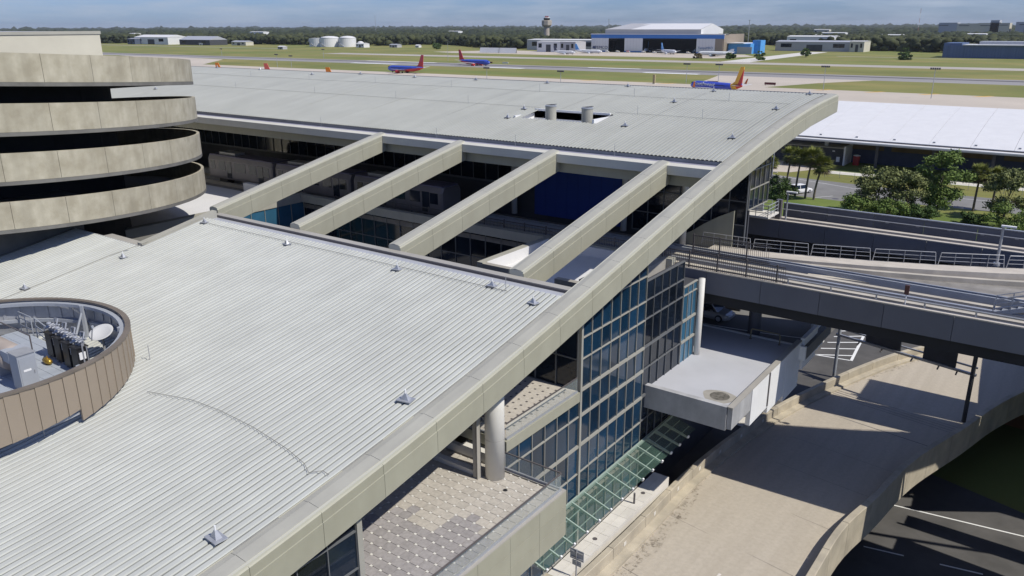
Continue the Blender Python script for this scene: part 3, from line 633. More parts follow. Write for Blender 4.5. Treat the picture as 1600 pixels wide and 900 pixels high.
curve_strip(lambda x: 61.0+.8*bend(x), lambda x: 61.45+.8*bend(x), 12.72, 13.1, M_track, 'running_beam', xa=-20)
curve_strip(lambda x: 58.9+.45*bend(x), lambda x: 59.3+.45*bend(x), 12.7, 13.08, M_track, 'running_beam', xa=-16)
ylow = lambda x: 60.9 if x < 3 else 60.9+(59.6+bend(x)-60.9)*min(1, (x-3)/5)
curve_strip(ylow, lambda x: 63.5+bend(x), 12.35, 12.74, M_trackdk, 'deck', xa=-20); curve_strip(lambda x: 62.7+bend(x), lambda x: 63.3+bend(x), 10.4, 12.34, M_dark, 'edge_girder', xa=-22)
rx = np.arange(-26, XE-2, 4.4)
for a in rx:
    b = a+4.25; f = lambda x: 63.25+bend(x)
    mb = MB(); pts = [Vector((a, f(a), 13.2)), Vector((a+.12, f(a), 14.2)), Vector((b-.12, f(b), 14.2)), Vector((b, f(b), 13.2))]
    mb.pipe(pts, .03, 6)
    for h in (.36, .68): mb.cyl((a+.05, f(a), 13.2+h), (b-.05, f(b), 13.2+h), .02, n=5)
    for t in (.25, .5, .75): x = a+(b-a)*t; mb.cyl((x, f(x), 13.2), (x, f(x), 14.2), .02, n=5)
    mb.build('railing_loop', M_galv, GA)
# picket fence beside the station end
def pickets(xa, xb, y, z, h, m, name='picket_fence', parent=GA):
    mb = MB()
    for x in np.arange(xa, xb, .16): mb.box(x-.012, x+.012, y-.012, y+.012, z, z+h)
    mb.box(xa, xb, y-.02, y+.02, z+h-.08, z+h); mb.box(xa, xb, y-.02, y+.02, z+.1, z+.16)
    for x in np.arange(xa, xb+.1, 2.25): mb.box(x-.05, x+.05, y-.05, y+.05, z-.1, z+h+.1)
    return mb.build(name, m, parent)
pickets(-26, -16.4, 55.62, 13.3, 1.25, M_rail); pickets(-62, -25.5, 56.05, 13.2, 1.25, M_rail); pickets(-25.4, -19, 60.1, 13.2, 1.5, M_rail)
railing(GA, [(-16.2, 55.75, 13.3), (XE, 55.75, 13.3)], .42, M_galv, 3.0, rails=(1.0,), r=.06, name='low_pipe_rail')
for x, y in ((26,59.5),(48,59.5)): MB().cyl((x, y, -9.5), (x, y, 10.5), .30, n=18).build('pier', M_darkwall, GA, smooth=True)
MB().cyl((-19.9, 60.6, 6.5), (-19.9, 60.6, 12.4), .5, n=18).build('pier', M_guide, GA, smooth=True)
MB().box(-13.6, 3, 66.0, 66.25, 10.4, 10.7).build('service_beam', M_galv, GA)
GB = empty('guideway', (0, 77, 0), 'rear elevated people-mover guideway beside the trees with dark side panels', 'guideway')
MB().box(-120, XE, 75.2, 79.6, 12.0, 12.6).build('deck', M_trackdk, GB)
MB().box(-26.5, XE, 75.1, 75.7, 9.9, 12.3).build('edge_girder', M_dark, GB)
MB().box(-26.5, XE, 79.0, 79.6, 9.9, 12.3).build('edge_girder', M_dark, GB)
panel_row(GB, 75.0, -27.4, XE, 11.6, 13.25, 4.3, M_guide)
MB().box(-27.4, XE, 74.9, 75.35, 13.25, 13.33).build('panel_cap', M_guidec, GB)
MB().box(-27, XE, 75.5, 76.4, 12.6, 12.95).build('running_beam', M_track, GB); MB().box(-27, XE, 77.4, 78.0, 12.6, 13.05).build('running_beam', M_guidec, GB)
for x in np.arange(-25, XE, 2.6): piece('rail_bracket', M_galv, GB, (x, 79.35, 13.45), (.28, .12, .12))
panel_row(GB, 79.75, -24.4, XE, 12.4, 14.0, 4.3, M_guide)
MB().box(-24.4, XE, 79.6, 79.9, 14.0, 14.08).build('panel_cap', M_galv, GB)
MB().cyl((-24.4, 79.3, 13.5), (XE, 79.3, 13.5), .05, n=6).build('cable_rail', M_galv, GB)
MB().box(-1.2, 16, 79.95, 86, 12.0, 12.6).build('shadow_platform', M_trackdk, GB)  # unseen past the right edge, added to widen the shadow on the ramp
for x in (14, 40): MB().cyl((x, 77.4, -9), (x, 77.4, 12.1), .8, n=18).build('pier', M_guide, GB, smooth=True)
pl = MB().box(-26.9, -23.3, 71.9, 74.85, 14.0, 14.16).build('service_platform', M_walk, GB)
railing(GB, [(-26.8, 72.0, 14.16), (-23.4, 72.0, 14.16), (-23.4, 74.8, 14.16)], 1.05, M_galv, 1.1); railing(GB, [(-26.8, 74.8, 14.16), (-24.0, 74.8, 14.16)], 1.05, M_galv, 1.1)
MB().box(-26.2, -24.6, 74.1, 74.3, 14.16, 15.7).build('equipment_cabinet', M_grey, GB)
MB().box(-25.9, -25.2, 74.05, 74.1, 14.95, 15.1).build('cabinet_label', M_white, GB)
MB().box(-23.8, -23.3, 75.3, 75.8, 12.6, 15.2).build('equipment_post', M_rail, GB)
def lamp(loc, h, label, arm=.35, r=.09):
    t = empty('light_pole', loc, label, 'light pole')
    MB().cyl((0,0,0),(0,0,h), r, r*.75, 10).build('pole', M_galv, t, local=True)
    MB().cyl((0,0,0),(0,0,.25), r*2).build('base', M_galv, t, local=True)
    MB().obox((arm, 0, h),(arm+.15,0,0),(0,.13,0),(0,0,.06)).build('lamp_head', M_white, t, local=True); return t
lamp((-23.0, 76.1, 12.6), 3.3, 'slim grey light pole beside the service platform on the rear guideway')
lamp((-4.7, 70.05, 13.2), 3.15, 'thick grey light pole on the walkway of the front guideway', r=.12)
# crossover stair and sign post on the guideway
s_ = empty('crossover_stair', (-2.2, 58.6, 12.75), 'grey metal crossover stair between the guideway tracks', 'stair')
m_ = MB(); m_.obox((0,-.45,.75),(1.5,0,.55),(0,.04,0),(0,0,.16)); m_.obox((0,.45,.75),(1.5,0,.55),(0,.04,0),(0,0,.16)); m_.build('stringer', M_grey, s_, local=True)
for k in range(7): MB().box(-1.35+k*.42, -1.05+k*.42, -.42, .42, .30+k*.155, .34+k*.155).build('tread', M_galv, s_, local=True)
railing(s_, [(-1.4,-.5,.3),(1.4,-.5,1.35)], .95, M_galv, .9).matrix_parent_inverse = Matrix.Identity(4); railing(s_, [(-1.4,.5,.3),(1.4,.5,1.35)], .95, M_galv, .9).matrix_parent_inverse = Matrix.Identity(4)
sp = empty('sign_post', (-8.55, 56.35, 12.75), 'small brown marker sign on a post on the front guideway', 'sign')
MB().cyl((0,0,0),(0,0,1.5),.04).build('post', M_white, sp, local=True); MB().box(-.14,.14,-.05,.05,1.1,1.75).build('plate', mat('marker_brown',(.12,.05,.04),.6), sp, local=True)
# people mover cars
def train_car(x0, label):
    L = 12.2; t = empty('shuttle_car', (x0, 58.3, 13.1), label, 'train car', 'shuttle train cars')
    body = MB(); sec = [(-1.35,.5),(1.35,.5),(1.4,.8),(1.4,2.7),(1.15,3.15),(-1.15,3.15),(-1.4,2.7),(-1.4,.8)]
    body.sweep([[(x, y*k, z) for y, z in sec] for x, k in ((0,.94),(.25,1),(L-.25,1),(L,.94))]); b = body.build('body', mat('train_silver', (.20,.185,.19), .35, .08, .5, metal=.2), t, local=True)
    MB().box(.2, L-.2, -1.2, 1.2, 3.15, 3.28).build('roof', mat('train_roof', (.14,.13,.20), .5), t, local=True)
    for xa, xb in ((.6,1.4),(2.1,3.4),(5.2,7.3),(8.0,9.3),(10.6,11.6)): MB().box(xa, xb, -1.43, -1.40, 1.55, 2.6).build('window', M_glassdk, t, local=True)
    for xa in (3.7, 9.6): MB().box(xa, xa+.9, -1.435, -1.40, .7, 2.65).build('door', M_glassdk, t, local=True)
    MB().box(1.5, 4.6, -.7, .7, 3.28, 3.55).build('roof_unit', M_galv, t, local=True)
    for xa in (1.6, 9.4): MB().box(xa, xa+1.5, -1.1, 1.1, -.1, .5).build('bogie', M_black, t, local=True)
    return t
train_car(-87.3, 'leftmost silver shuttle train car beside the spiral ramp'); train_car(-74.6, 'middle silver shuttle train car, partly behind a roof beam'); train_car(-61.9+.0, 'rightmost silver shuttle train car between two roof beams')
def strip(p, q, w, z, m, name, parent):
    p, q = np.array(p), np.array(q); d = (q-p)/np.linalg.norm(q-p); n = np.array([-d[1], d[0]])*w/2
    return MB().add([(*(p-n),z),(*(q-n),z),(*(q+n),z),(*(p+n),z)], [(0,1,2,3)]).build(name, m, parent)
# ------------------------------------------------------------------ sidewalk, canopy, ramp, plaza
sw_ = structure(MB().box(XG+.05, -20.75, 10, 47.6, -5, -.06).build('sidewalk', M_walk))
for i in range(31):
    for j in range(2): piece('paving_slab', M_walk, sw_, (XG+.36+j*.61, 10.6+i*1.2, -.045), (.59, 1.18, .03))
for x, y in ((-21.35,38.1),(-21.3,44.6)): MB().cyl((x,y,-.029),(x,y,-.018),.16,n=14).build('manhole_cover', M_rail, sw_)
CN = empty('glass_canopy', (XG, 38, 3.6), 'green tinted glass canopy on steel ribs along the foot of the glass wall', 'canopy')
MB().box(XG+.04, XG+.2, 30.3, 50, 3.45, 3.62).build('wall_beam', M_canfr, CN)
for i in range(14):
    y0 = 30.4+i*1.4
    MB().sweep([[(x, y-.05, z-.16*k), (x, y+.05, z-.16*k), (x, y+.05, z), (x, y-.05, z)] for x, y, z, k in ((XG+.1, y0, 3.62, 1.6), (XG+2.05, y0, 3.02, .7))]).build('rib', M_canfr, CN)
    MB().cyl((XG+2.05, y0, 2.95), (XG+2.12, y0, 3.12), .07, n=8).build('rib_end', M_white, CN)
    for k in range(2):
        xa, xb = XG+.15+k*.95, XG+.15+(k+1)*.95-.02; za, zb = 3.66-(xa-XG)*.31, 3.66-(xb-XG)*.31
        MB().add([(xa,y0+.04,za),(xb,y0+.04,zb),(xb,y0+1.36,zb),(xa,y0+1.36,za),(xa,y0+.04,za+.02),(xb,y0+.04,zb+.02),(xb,y0+1.36,zb+.02),(xa,y0+1.36,za+.02)],
                 [(0,3,2,1),(4,5,6,7),(0,1,5,4),(1,2,6,5),(2,3,7,6),(3,0,4,7)]).build('glass_panel', M_canopy, CN)
for x in (XG+.75, XG+1.5): MB().cyl((x, 30.3, 3.55-(x-XG)*.31), (x, 50, 3.55-(x-XG)*.31), .035, n=6).build('purlin', M_canfr, CN)
bo = empty('bollard', (-21.2, 43.1, -.03), 'small grey bollard post on the pale sidewalk', 'bollard')
MB().cyl((0,0,0),(0,0,.82),.07,n=12).build('post', M_rail, bo, local=True); MB().cyl((0,0,.82),(0,0,.86),.05,.02,12).build('cap', M_galv, bo, local=True)
# curved ramp: a road deck that falls away from the camera, between concrete parapets (x, y, parapet top z)
RL = [(-21.2,20,.3),(-20.7,28,.15),(-20.4,34.8,0),(-20.4,42.5,-.3),(-20.85,49.5,-1.0),(-21.1,58.5,-2.2),(-20.4,68.2,-3.0),(-18.0,79.7,-3.5),(-16.4,84.8,-3.5),(-13.9,91.3,-3.5),(-9,100,-3.5),(-2,110,-3.5)]
RR = [(-9.3,20,.3),(-9.4,28,.15),(-9.45,36,0),(-9.5,43.4,-.3),(-9.5,50.1,-.9),(-8.8,56.2,-1.6),(-7.8,65.5,-2.5),(-5.5,74.8,-3.0),(-3.3,83.9,-3.4),(-1.55,88.8,-3.5),(5,98,-3.5),(13,106,-3.5)]
def spline(P, n):
    P = np.array(P, float); t = np.r_[0, np.cumsum(np.hypot(*np.diff(P[:, :2], axis=0).T))]; u = np.linspace(0, t[-1], n)
    m = np.gradient(P, t, axis=0); out = []
    for s in u:
        k = min(len(t)-2, max(0, np.searchsorted(t, s)-1)); h = t[k+1]-t[k]; q = (s-t[k])/h
        out.append((2*q**3-3*q**2+1)*P[k]+(q**3-2*q**2+q)*h*m[k]+(-2*q**3+3*q**2)*P[k+1]+(q**3-q**2)*h*m[k+1])
    return np.array(out)
SL, SR = spline(RL, 64), spline(RR, 64); DR = 1.07
rd = structure(MB().sweep([[(a[0]+.2, a[1], a[2]-DR), (b[0]+.2, b[1], b[2]-DR), (b[0]+.2, b[1], b[2]-DR-.9), (a[0]+.2, a[1], a[2]-DR-.9)] for a, b in zip(SL, SR)]).build('ramp_road', M_ramp))
def nrm(S, i):
    d = S[min(i+1, len(S)-1)][:2]-S[max(i-1, 0)][:2]; d = d/np.linalg.norm(d); return np.array([d[1], -d[0]]), d
def parapet(S, thick, zb, step=3):
    for k in range(0, len(S)-step, step):
        ss = []
        for i in range(k, k+step+1):
            n_, d = nrm(S, i); e = .02*d*(1 if i == k else -1 if i == k+step else 0); o0 = S[i][:2]+e; o1 = o0+n_*thick; zt = S[i][2]
            ss.append([(*o0, zt-zb), (*o1, zt-zb), (*o1, zt-.04), (*(o1-n_*.04), zt), (*(o0+n_*.04), zt), (*o0, zt-.04)])
        MB().sweep(ss).build('parapet_block', M_rampwall, rd)
parapet(SL, .42, 2.4); parapet(SR, .48, 2.7)
ss = []
for i, p in enumerate(SL):
    n_, d = nrm(SL, i); a, b = p[:2]+n_*.42, p[:2]+n_*1.0; z = p[2]-DR; ss.append([(*a, z-.1), (*b, z-.1), (*b, z+.2), (*a, z+.26)])
MB().sweep(ss).build('kerb', M_rampwall, rd)
m_st = mat('kerb_water_stain', (.17,.14,.10), .9, .3, 2.0); ntx = m_st.node_tree
ag = ntx.nodes.new('ShaderNodeNewGeometry'); an_ = ntx.nodes.new('ShaderNodeTexNoise'); an_.inputs['Scale'].default_value = 2.6; an_.inputs['Detail'].default_value = 8; an_.inputs['Roughness'].default_value = .7
ar = ntx.nodes.new('ShaderNodeValToRGB'); ar.color_ramp.elements[0].position = .50; ar.color_ramp.elements[1].position = .74; ar.color_ramp.elements[1].color = (.75,.75,.75,1)
ntx.links.new(ag.outputs['Position'], an_.inputs['Vector']); ntx.links.new(an_.outputs['Fac'], ar.inputs['Fac']); ntx.links.new(ar.outputs['Color'], ntx.nodes['Principled BSDF'].inputs['Alpha'])
for wd_, off_ in ((.55, 1.0), (.45, 1.5)):
    ss = []
    for i, p in enumerate(SL): n_, d = nrm(SL, i); a, b = p[:2]+n_*off_, p[:2]+n_*(off_+wd_+.25*math.sin(i*1.9)); ss.append([(*a, p[2]-DR+.010), (*b, p[2]-DR+.010)])
    if off_ > 1.2: ss = ss[:26]
    MB().sweep(ss, closed=False).build('water_stain', m_st, rd)
def on_road(x, y):
    i = int(np.argmin(np.abs(SL[:, 1]-y))); j = int(np.argmin(np.abs(SR[:, 1]-y))); return (SL[i][2]+SR[j][2])/2-DR
MB().add([(x, y, on_road(x, y)+.05) for x, y in ((-14.3,35.5),(-14.12,35.5),(-14.0,41.0),(-14.18,41.0))], [(0,1,2,3)]).build('lane_mark', mat('worn_white', (.62,.58,.52), .9, .12, 6), rd)
def joint(k, w, off=0.):
    a, b = SL[k], SR[min(63, k-1)]; A = np.array([a[0]+1.05, a[1]+off]); Bq = np.array([b[0]-.02, b[1]+off]); zs = (a[2]-DR+.012, b[2]-DR+.012)
    MB().add([(*A, zs[0]), (*Bq, zs[1]), (Bq[0], Bq[1]+w, zs[1]), (A[0], A[1]+w, zs[0])], [(0,1,2,3)]).build('expansion_joint', M_rail, rd)
joint(36, .10)
for k in (12, 17, 22, 27, 31): joint(k, .025)
for q in range(4): joint(39, .06, q*.5)
for k in range(10, 34, 3):
    p = SL[k]; n_, d = nrm(SL, k); c = p[:2]+n_*.43; MB().obox((c[0], c[1], p[2]-.45), (n_[0]*.012, n_[1]*.012, 0), (d[0]*.16, d[1]*.16, 0), (0, 0, .13)).build('embed_plate', M_walk, rd)
# cross wall and sign at the foot of the ramp
MB().box(-22.0, -20.62, 32.9, 33.5, -1.5, .0).build('cross_wall', M_rampwall, rd)
sg = empty('road_sign', (-20.35, 34.2, .02), 'grey-backed road sign on a steel post seen from behind', 'sign')
MB().cyl((0,0,0),(0,0,1.9),.05).build('post', M_galv, sg, local=True)
MB().box(-.46,.46,.03,.06,1.15,1.85).build('sign_plate', M_grey, sg, local=True)
for z in (1.3, 1.7): MB().box(-.4,.4,-.02,.03,z-.03,z+.03).build('bracket', M_galv, sg, local=True)
MB().box(-.3,.3,.03,.05,.75,1.1).build('small_plate', M_grey, sg, local=True)
# plaza deck with walls
PZ = 7.3
pz = structure(MB().box(-60, -16.05, 45.9, 59.5, 6.2, PZ-.05).build('plaza', M_walk))
MB().add([(-60,46.1,PZ),(-16.2,46.1,PZ),(-16.2,59.45,PZ),(-60,59.45,PZ)], [(0,1,2,3)]).build('plaza_surface', M_plaza, pz)
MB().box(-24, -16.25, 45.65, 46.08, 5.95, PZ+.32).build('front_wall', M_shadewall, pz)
piece('wall_panel', M_shadewall, pz, (-16.05, 47.5, 6.83), (.32, 3.5, 1.55))  # shade on this nearest panel is put into its darker material
for k in range(1, 4): piece('wall_panel', M_white, pz, (-16.04+.01*k, 45.75+k*3.55+1.75, (7.6+5.35-.5*k)/2), (.32, 3.5, 7.6-5.35+.5*k))
for k in range(3): piece('wall_panel', M_white, pz, (-15.85-.24*k, 60.1+k*3.55+1.75, 6.5), (.32, 3.5, 2.6))
MB().box(-16.22, -15.84, 45.62, 59.9, 7.61, 7.69).build('wall_cap', M_coping, pz)
MB().box(-15.88, -15.80, 52.6, 52.75, 5.0, 7.6).build('drain_pipe', M_rail, pz)
MB().lathe([(.02,0),(.62,0),(.66,.006)], 24, (-17.5, 47.6, PZ+.008)).build('drain_grate', mat('stained_drain', (.13,.12,.10), .7, .5, 3), pz)
MB().add([(-17.5+1.15*math.cos(t)*(1+.12*math.sin(3*t)), 47.5+1.0*math.sin(t), PZ+.004) for t in np.linspace(0, 2*math.pi, 24, endpoint=False)], [tuple(range(24))]).build('water_stain', mat('stain_brown', (.33,.31,.27), .8, .1, 2), pz)
kr = structure(MB().box(-120, -15.4, 59.55, 59.8, 6.2, PZ+.03).build('kerb', M_line))
structure(MB().box(-120, -15.4, 59.82, 71.5, 6.2, PZ-.12).build('drop_off_road', M_road))
MB().add([(x, 60.0+.012*(x+28)**2, PZ-.112) for x in np.linspace(-28, -16, 12)]+[(x, 60.16+.012*(x+28)**2, PZ-.112) for x in np.linspace(-16, -28, 12)], [tuple(range(24))]).build('lane_mark', M_line, kr)
for k, x in enumerate((-24.9, -18.4)):
    h = empty('hoop_barrier', (x, 58.9, PZ), ['brown hoop barrier beside the parked silver car', 'brown hoop barrier on the plaza beside the wall'][k], 'barrier', 'hoop barriers on the plaza')
    MB().pipe([(-1.15,0,0),(-1.15,0,.75),(-1.05,0,.87),(1.05,0,.87),(1.15,0,.75),(1.15,0,0)], .055, 8).build('hoop', mat('hoop_bronze', (.22,.19,.12), .5), h, local=True)
    MB().box(-1.25,-1.05,-.1,.1,0,.03).build('foot', M_rail, h, local=True); MB().box(1.05,1.25,-.1,.1,0,.03).build('foot', M_rail, h, local=True)
# asphalt lane beside the ramp, below the plaza
structure(MB().add([(-50,52,-4.3),(-20.6,52,-4.3),(-20.2,68,-4.3),(-17.8,79.7,-4.3),(-13.7,91.3,-4.3),(-8.8,100,-4.3),(-30,116,-4.3),(-50,100,-4.3)], [tuple(range(8))]).build('asphalt_lane', M_asph))
hm = sheet('hatch_marking', [(-17.9,87.8),(-17.6,87.8),(-18.6,99.5),(-18.9,99.5)], -4.29, M_line)
for k in range(5): strip((-21.6+.1*k, 87.2+k*2.3), (-17.9-.2*k, 89.4+k*2.3), .22, -4.285, M_line, 'hatch_line', hm)
strip((-21.6,87.2),(-17.9,87.8),.2,-4.285,M_line,'hatch_line',hm)
structure(MB().add([(-20.9+1.9*math.cos(t), 66.5+2.8*math.sin(t), -4.24) for t in np.linspace(-.3, 2.0, 14)]+[(-23.5,66,-4.24)], [tuple(range(15))]).build('corner_island', M_walk))
gt = empty('sign_gantry', (-12, 81, -4.3), 'steel sign gantry spanning the curved ramp under the guideways', 'gantry')
MB().cyl((-18.1,82.2,-4.3),(-18.1,82.2,1.2),.17,n=12).build('post', M_grey, gt); MB().cyl((-5.5,79.0,-4.6),(-5.5,79.0,6.5),.19,n=12).build('post', M_darkwall, gt)
MB().obox((-11.8,80.6,.5),(6.6,-1.65,0),(.03,.12,0),(0,0,.11)).build('beam', M_galv, gt); MB().obox((-11.8,80.9,1.1),(6.6,-1.65,0),(.02,.07,0),(0,0,.07)).build('beam', M_galv, gt)
for x0_, x1_ in ((-15.4,-12.0),(-9.9,-7.0)):
    xm = (x0_+x1_)/2; MB().obox((xm, 80.5-(xm+11.8)*.25+.25, 1.65),((x1_-x0_)/2, -(x1_-x0_)/8, 0),(.02,.08,0),(0,0,1.05)).build('sign_back', M_darkwall, gt)
for x in (-16,-13.7,-10.8,-8.4,-6.8): MB().obox((x, 80.3-(x+11.8)*.25, .3),(.06,0,0),(0,.45,0),(0,0,.06)).build('bracket', M_rail, gt)
# lower road below the ramp
lr = sheet('lower_road', [(-12,42),(70,24),(70,56),(14,70),(-12,78)], -9.2, M_asph)
for k in range(6): strip((-9.5+k*5.4, 61.2+k*1.1), (-6.6+k*5.4, 61.8+k*1.1), .16, -9.19, M_line, 'lane_mark', lr)
strip((-11,55.6),(30,64.5),.14,-9.19,M_yel,'lane_mark',lr); strip((-11,55.0),(30,63.9),.14,-9.188,M_line,'lane_mark',lr)
strip((-11,68.6),(30,74.5),.16,-9.19,M_line,'lane_mark',lr)
sheet('bare_bank', [(-6,91),(4,89),(7,93),(-3,96)], ground_h(-1,92)+.5, M_dirt)
# other ramps of the interchange, beyond the right edge, whose shadows stripe the lower road
for k, (poly, lb) in enumerate((([(3.1,38),(70,30),(70,60),(3.1,65.3)], 'nearer concrete overpass crossing above the lower road'), ([(3.1,67.3),(70,66.3),(70,68.6),(3.1,69.1)], 'narrow concrete overpass crossing above the lower road'), ([(3.1,70.2),(11.2,75.7),(70,84),(70,118),(1.5,118),(.6,100)], 'far concrete overpass crossing above the lower road'))):
    b_ = empty('overpass', (40, poly[0][1], 4), lb, 'overpass'); MB().prism(poly, 3.3, 4.0).build('deck', M_concdk, b_)
    (xa_, ya_), (xb_, yb_) = poly[0], poly[1]; d_ = np.array([xb_-xa_, yb_-ya_]); L_ = np.hypot(*d_); MB().obox(((xa_+xb_)/2, (ya_+yb_)/2+.2, 4.5), (d_[0]/2-.3, d_[1]/2, 0), (0,.12,0), (0,0,.5)).build('parapet', M_rampwall, b_)
    MB().cyl((45, poly[0][1]+ (3 if k != 1 else .6), -9.4), (45, poly[0][1]+(3 if k != 1 else .6), 3.3), .5, n=12).build('pier', M_rampwall, b_)
# ------------------------------------------------------------------ cars
def car(name, loc, rz, label, paint, suv=False):
    t = empty(name, loc, label, 'car', rz=rz); L, W = (4.75, .92) if suv else (4.6, .89); hb, ht = (.98, 1.74) if suv else (.88, 1.46)
    def sec(x, z0, z1, w): return [(x,-w*.93,z0),(x,w*.93,z0),(x,w,z0+.25),(x,w*.97,z1-.08),(x,w*.85,z1),(x,-w*.85,z1),(x,-w*.97,z1-.08),(x,-w,z0+.25)]
    b = MB(); b.sweep([sec(-L/2,.38,hb*.82,W*.86), sec(-L/2+.15,.28,hb*.98,W*.96), sec(-L/4,.22,hb,W), sec(L/4-.2,.22,hb,W), sec(L/2-.35,.25,hb*.86,W*.94), sec(L/2,.34,hb*.66,W*.8)])
    bd = b.build('body', paint, t, smooth=False, local=True)
    xr0, xr1 = (-L/2+.12, .75) if suv else (-L/2+.55, .95)
    g = MB(); n0 = [(xr0,W*.9,hb-.02),(xr1+.35,W*.9,hb-.02),(xr1-.30,W*.72,ht-.05),(xr0+.32,W*.72,ht-.05)]
    g.sweep([[(x,y,z) for x,y,z in n0], [(x,-y,z) for x,y,z in n0]]); g.build('windows', M_glassdk, t, local=True)
    r = MB(); r.sweep([[(xr0+.28,-W*.74,ht-.07),(xr0+.28,W*.74,ht-.07),(xr0+.36,W*.66,ht+.0),(xr0+.36,-W*.66,ht+.0)], [(xr1-.26,-W*.74,ht-.07),(xr1-.26,W*.74,ht-.07),(xr1-.38,W*.66,ht),(xr1-.38,-W*.66,ht)]]); r.build('roof', paint, t, local=True)
    p = MB()
    for s in (-1, 1):
        for xa, xb in ((xr0+.02, xr0+.30), ((xr0+xr1)/2-.06,)*2, (xr1+.33, xr1-.28)):
            p.obox(((xa+xb)/2, s*W*.815, (hb+ht)/2-.03), ((xb-xa)/2, -s*.09*W, (ht-hb)/2), (.05,0,0), (0,.02,0))
    p.build('pillars', paint, t, local=True)
    for x in (-L/2+.85, L/2-.88):
        for s in (-1, 1):
            wl = MB().lathe([(.05,-.11),(.30,-.11),(.33,-.06),(.33,.06),(.30,.11),(.05,.11)], 18); me = wl.mesh('wheel', M_black); me.transform(Matrix.Translation((x, s*(W-.10), .33)) @ Matrix.Rotation(R(90), 4, 'X'))
            wo = link('wheel', me, t, True)
            rm = MB().lathe([(.02,-.115),(.2,-.12),(.21,-.10),(.21,.10),(.2,.12),(.02,.115)], 14).mesh('rim', M_galv); rm.transform(Matrix.Translation((x, s*(W-.09), .33)) @ Matrix.Rotation(R(90), 4, 'X')); link('rim', rm, wo, True)
    for s in (-1, 1):
        MB().box(L/2-.22, L/2-.06, s*W*.55-.16, s*W*.55+.16, hb*.64, hb*.76).build('headlight', M_white, t, local=True)
        MB().box(-L/2-.02, -L/2+.1, s*W*.7-.1, s*W*.7+.1, hb*.62, hb*.9).build('tail_light', M_red, t, local=True)
        MB().box(.72, .92, s*W*1.12-.08, s*W*1.12+.08, hb, hb+.14).build('mirror', paint, t, local=True)
    return t
P_silver = mat('silver_paint', (.46,.46,.47), .28, .03, metal=.4); P_white = mat('white_car_paint', (.80,.80,.80), .3, .02)
car('parked_car', (-24.6, 62.0, PZ-.12), 0, 'silver car parked on the drop-off road behind the glass corner', P_silver)
car('parked_car', (-45.0, 156.5, .02), R(60), 'white sport utility car parked behind the palm trunks', P_white, True)
# ------------------------------------------------------------------ vegetation helpers
def leaf_mat(name, c, c2):
    m = mat(name, c, .75, .3, .9, col2=c2, spec=.2, thr=(.3, .7)); return m
L_dark = leaf_mat('leaf_dark', (.05,.086,.024), (.10,.155,.045)); L_mid = leaf_mat('leaf_mid', (.095,.155,.036), (.20,.27,.07))
L_olive = leaf_mat('leaf_olive', (.115,.145,.050), (.24,.26,.10)); L_palm = leaf_mat('palm_leaf', (.11,.145,.030), (.26,.27,.065)); L_palmdead = leaf_mat('palm_dead', (.13,.10,.05), (.2,.16,.08))
M_bark = mat('bark', (.115,.090,.068), .9, .25, 3, bump=.3); M_palmbark = mat('palm_bark', (.15,.125,.10), .9, .25, 3)
def leaves(blobs, n, size, rng):
    """leaf quads spread through a set of ellipsoid clumps (cx,cy,cz,rx,ry,rz)"""
    w = np.array([b[3]*b[4]*b[5] for b in blobs])**.7; idx = rng.choice(len(blobs), n, p=w/w.sum()); B_ = np.array(blobs)[idx]
    d = rng.normal(size=(n, 3)); d /= np.linalg.norm(d, axis=1)[:, None]; r = rng.uniform(.05, 1.0, n)**.5*rng.uniform(.85, 1.35, n)
    c = B_[:, :3]+d*B_[:, 3:6]*r[:, None]
    nrm = d*.6+rng.normal(size=(n, 3))*.7+np.array([0, 0, .5]); nrm /= np.linalg.norm(nrm, axis=1)[:, None]
    u = np.cross(nrm, rng.normal(size=(n, 3))); u /= np.linalg.norm(u, axis=1)[:, None]; v = np.cross(nrm, u)
    s = size*rng.uniform(.6, 1.4, n)[:, None]; a = u*s; b = v*s*.55
    V = np.stack([c-a, c-b, c+a, c+b], 1).reshape(-1, 3); return V, np.arange(n*4).reshape(n, 4)
def raw_mesh(name, V, F, m):
    me = bpy.data.meshes.new(name); k = F.shape[1]; me.vertices.add(len(V)); me.vertices.foreach_set('co', np.asarray(V, np.float32).ravel())
    me.loops.add(F.size); me.loops.foreach_set('vertex_index', F.astype(np.int32).ravel()); me.polygons.add(len(F)); me.polygons.foreach_set('loop_start', np.arange(0, F.size, k, dtype=np.int32)); me.polygons.foreach_set('loop_total', np.full(len(F), k, np.int32))
    me.update(calc_edges=True); me.validate()
    if m: me.materials.append(m)
    return me
def tree(name, loc, h, rx, label, lm, seed, n=5200, size=.22, trunk=.35, group=None, cat='tree', low=.28, gaps=.8, nb=13):
    rng = np.random.default_rng(seed); t = empty(name, loc, label, cat, group); nb = int(nb*2.2)
    tr = MB(); top = (rng.uniform(-.4,.4), rng.uniform(-.4,.4), h*.6); fk = (top[0]*.5, top[1]*.5, h*.25)
    tr.cyl((0,0,-.2), fk, trunk*.55, trunk*.4, 8); tr.cyl(fk, top, trunk*.4, trunk*.15, 8); bl = []
    for k in range(nb):
        a = 2.4*k+rng.uniform(0, .8); q = math.sqrt(rng.uniform(.02, 1)); f = rng.uniform(0, 1); env = math.sin(math.pi*(.18+.74*f))**.7
        c = (rx*.86*q*env*math.cos(a), rx*.86*q*env*math.sin(a), h*(low+(.95-low)*f)); s = rx*rng.uniform(.13, .30); bl.append((*c, s*rng.uniform(.8,1.5), s*rng.uniform(.8,1.5), s*gaps))
        if k % 3 == 0: tr.cyl((fk[0], fk[1], h*rng.uniform(.2, .5)), c, trunk*.18, trunk*.04, 5)
    tr.build('trunk', M_bark, t, local=True); V, F = leaves(bl, int(n*1.25), size, rng); link('crown', raw_mesh('crown', V, F, lm), t, True); return t
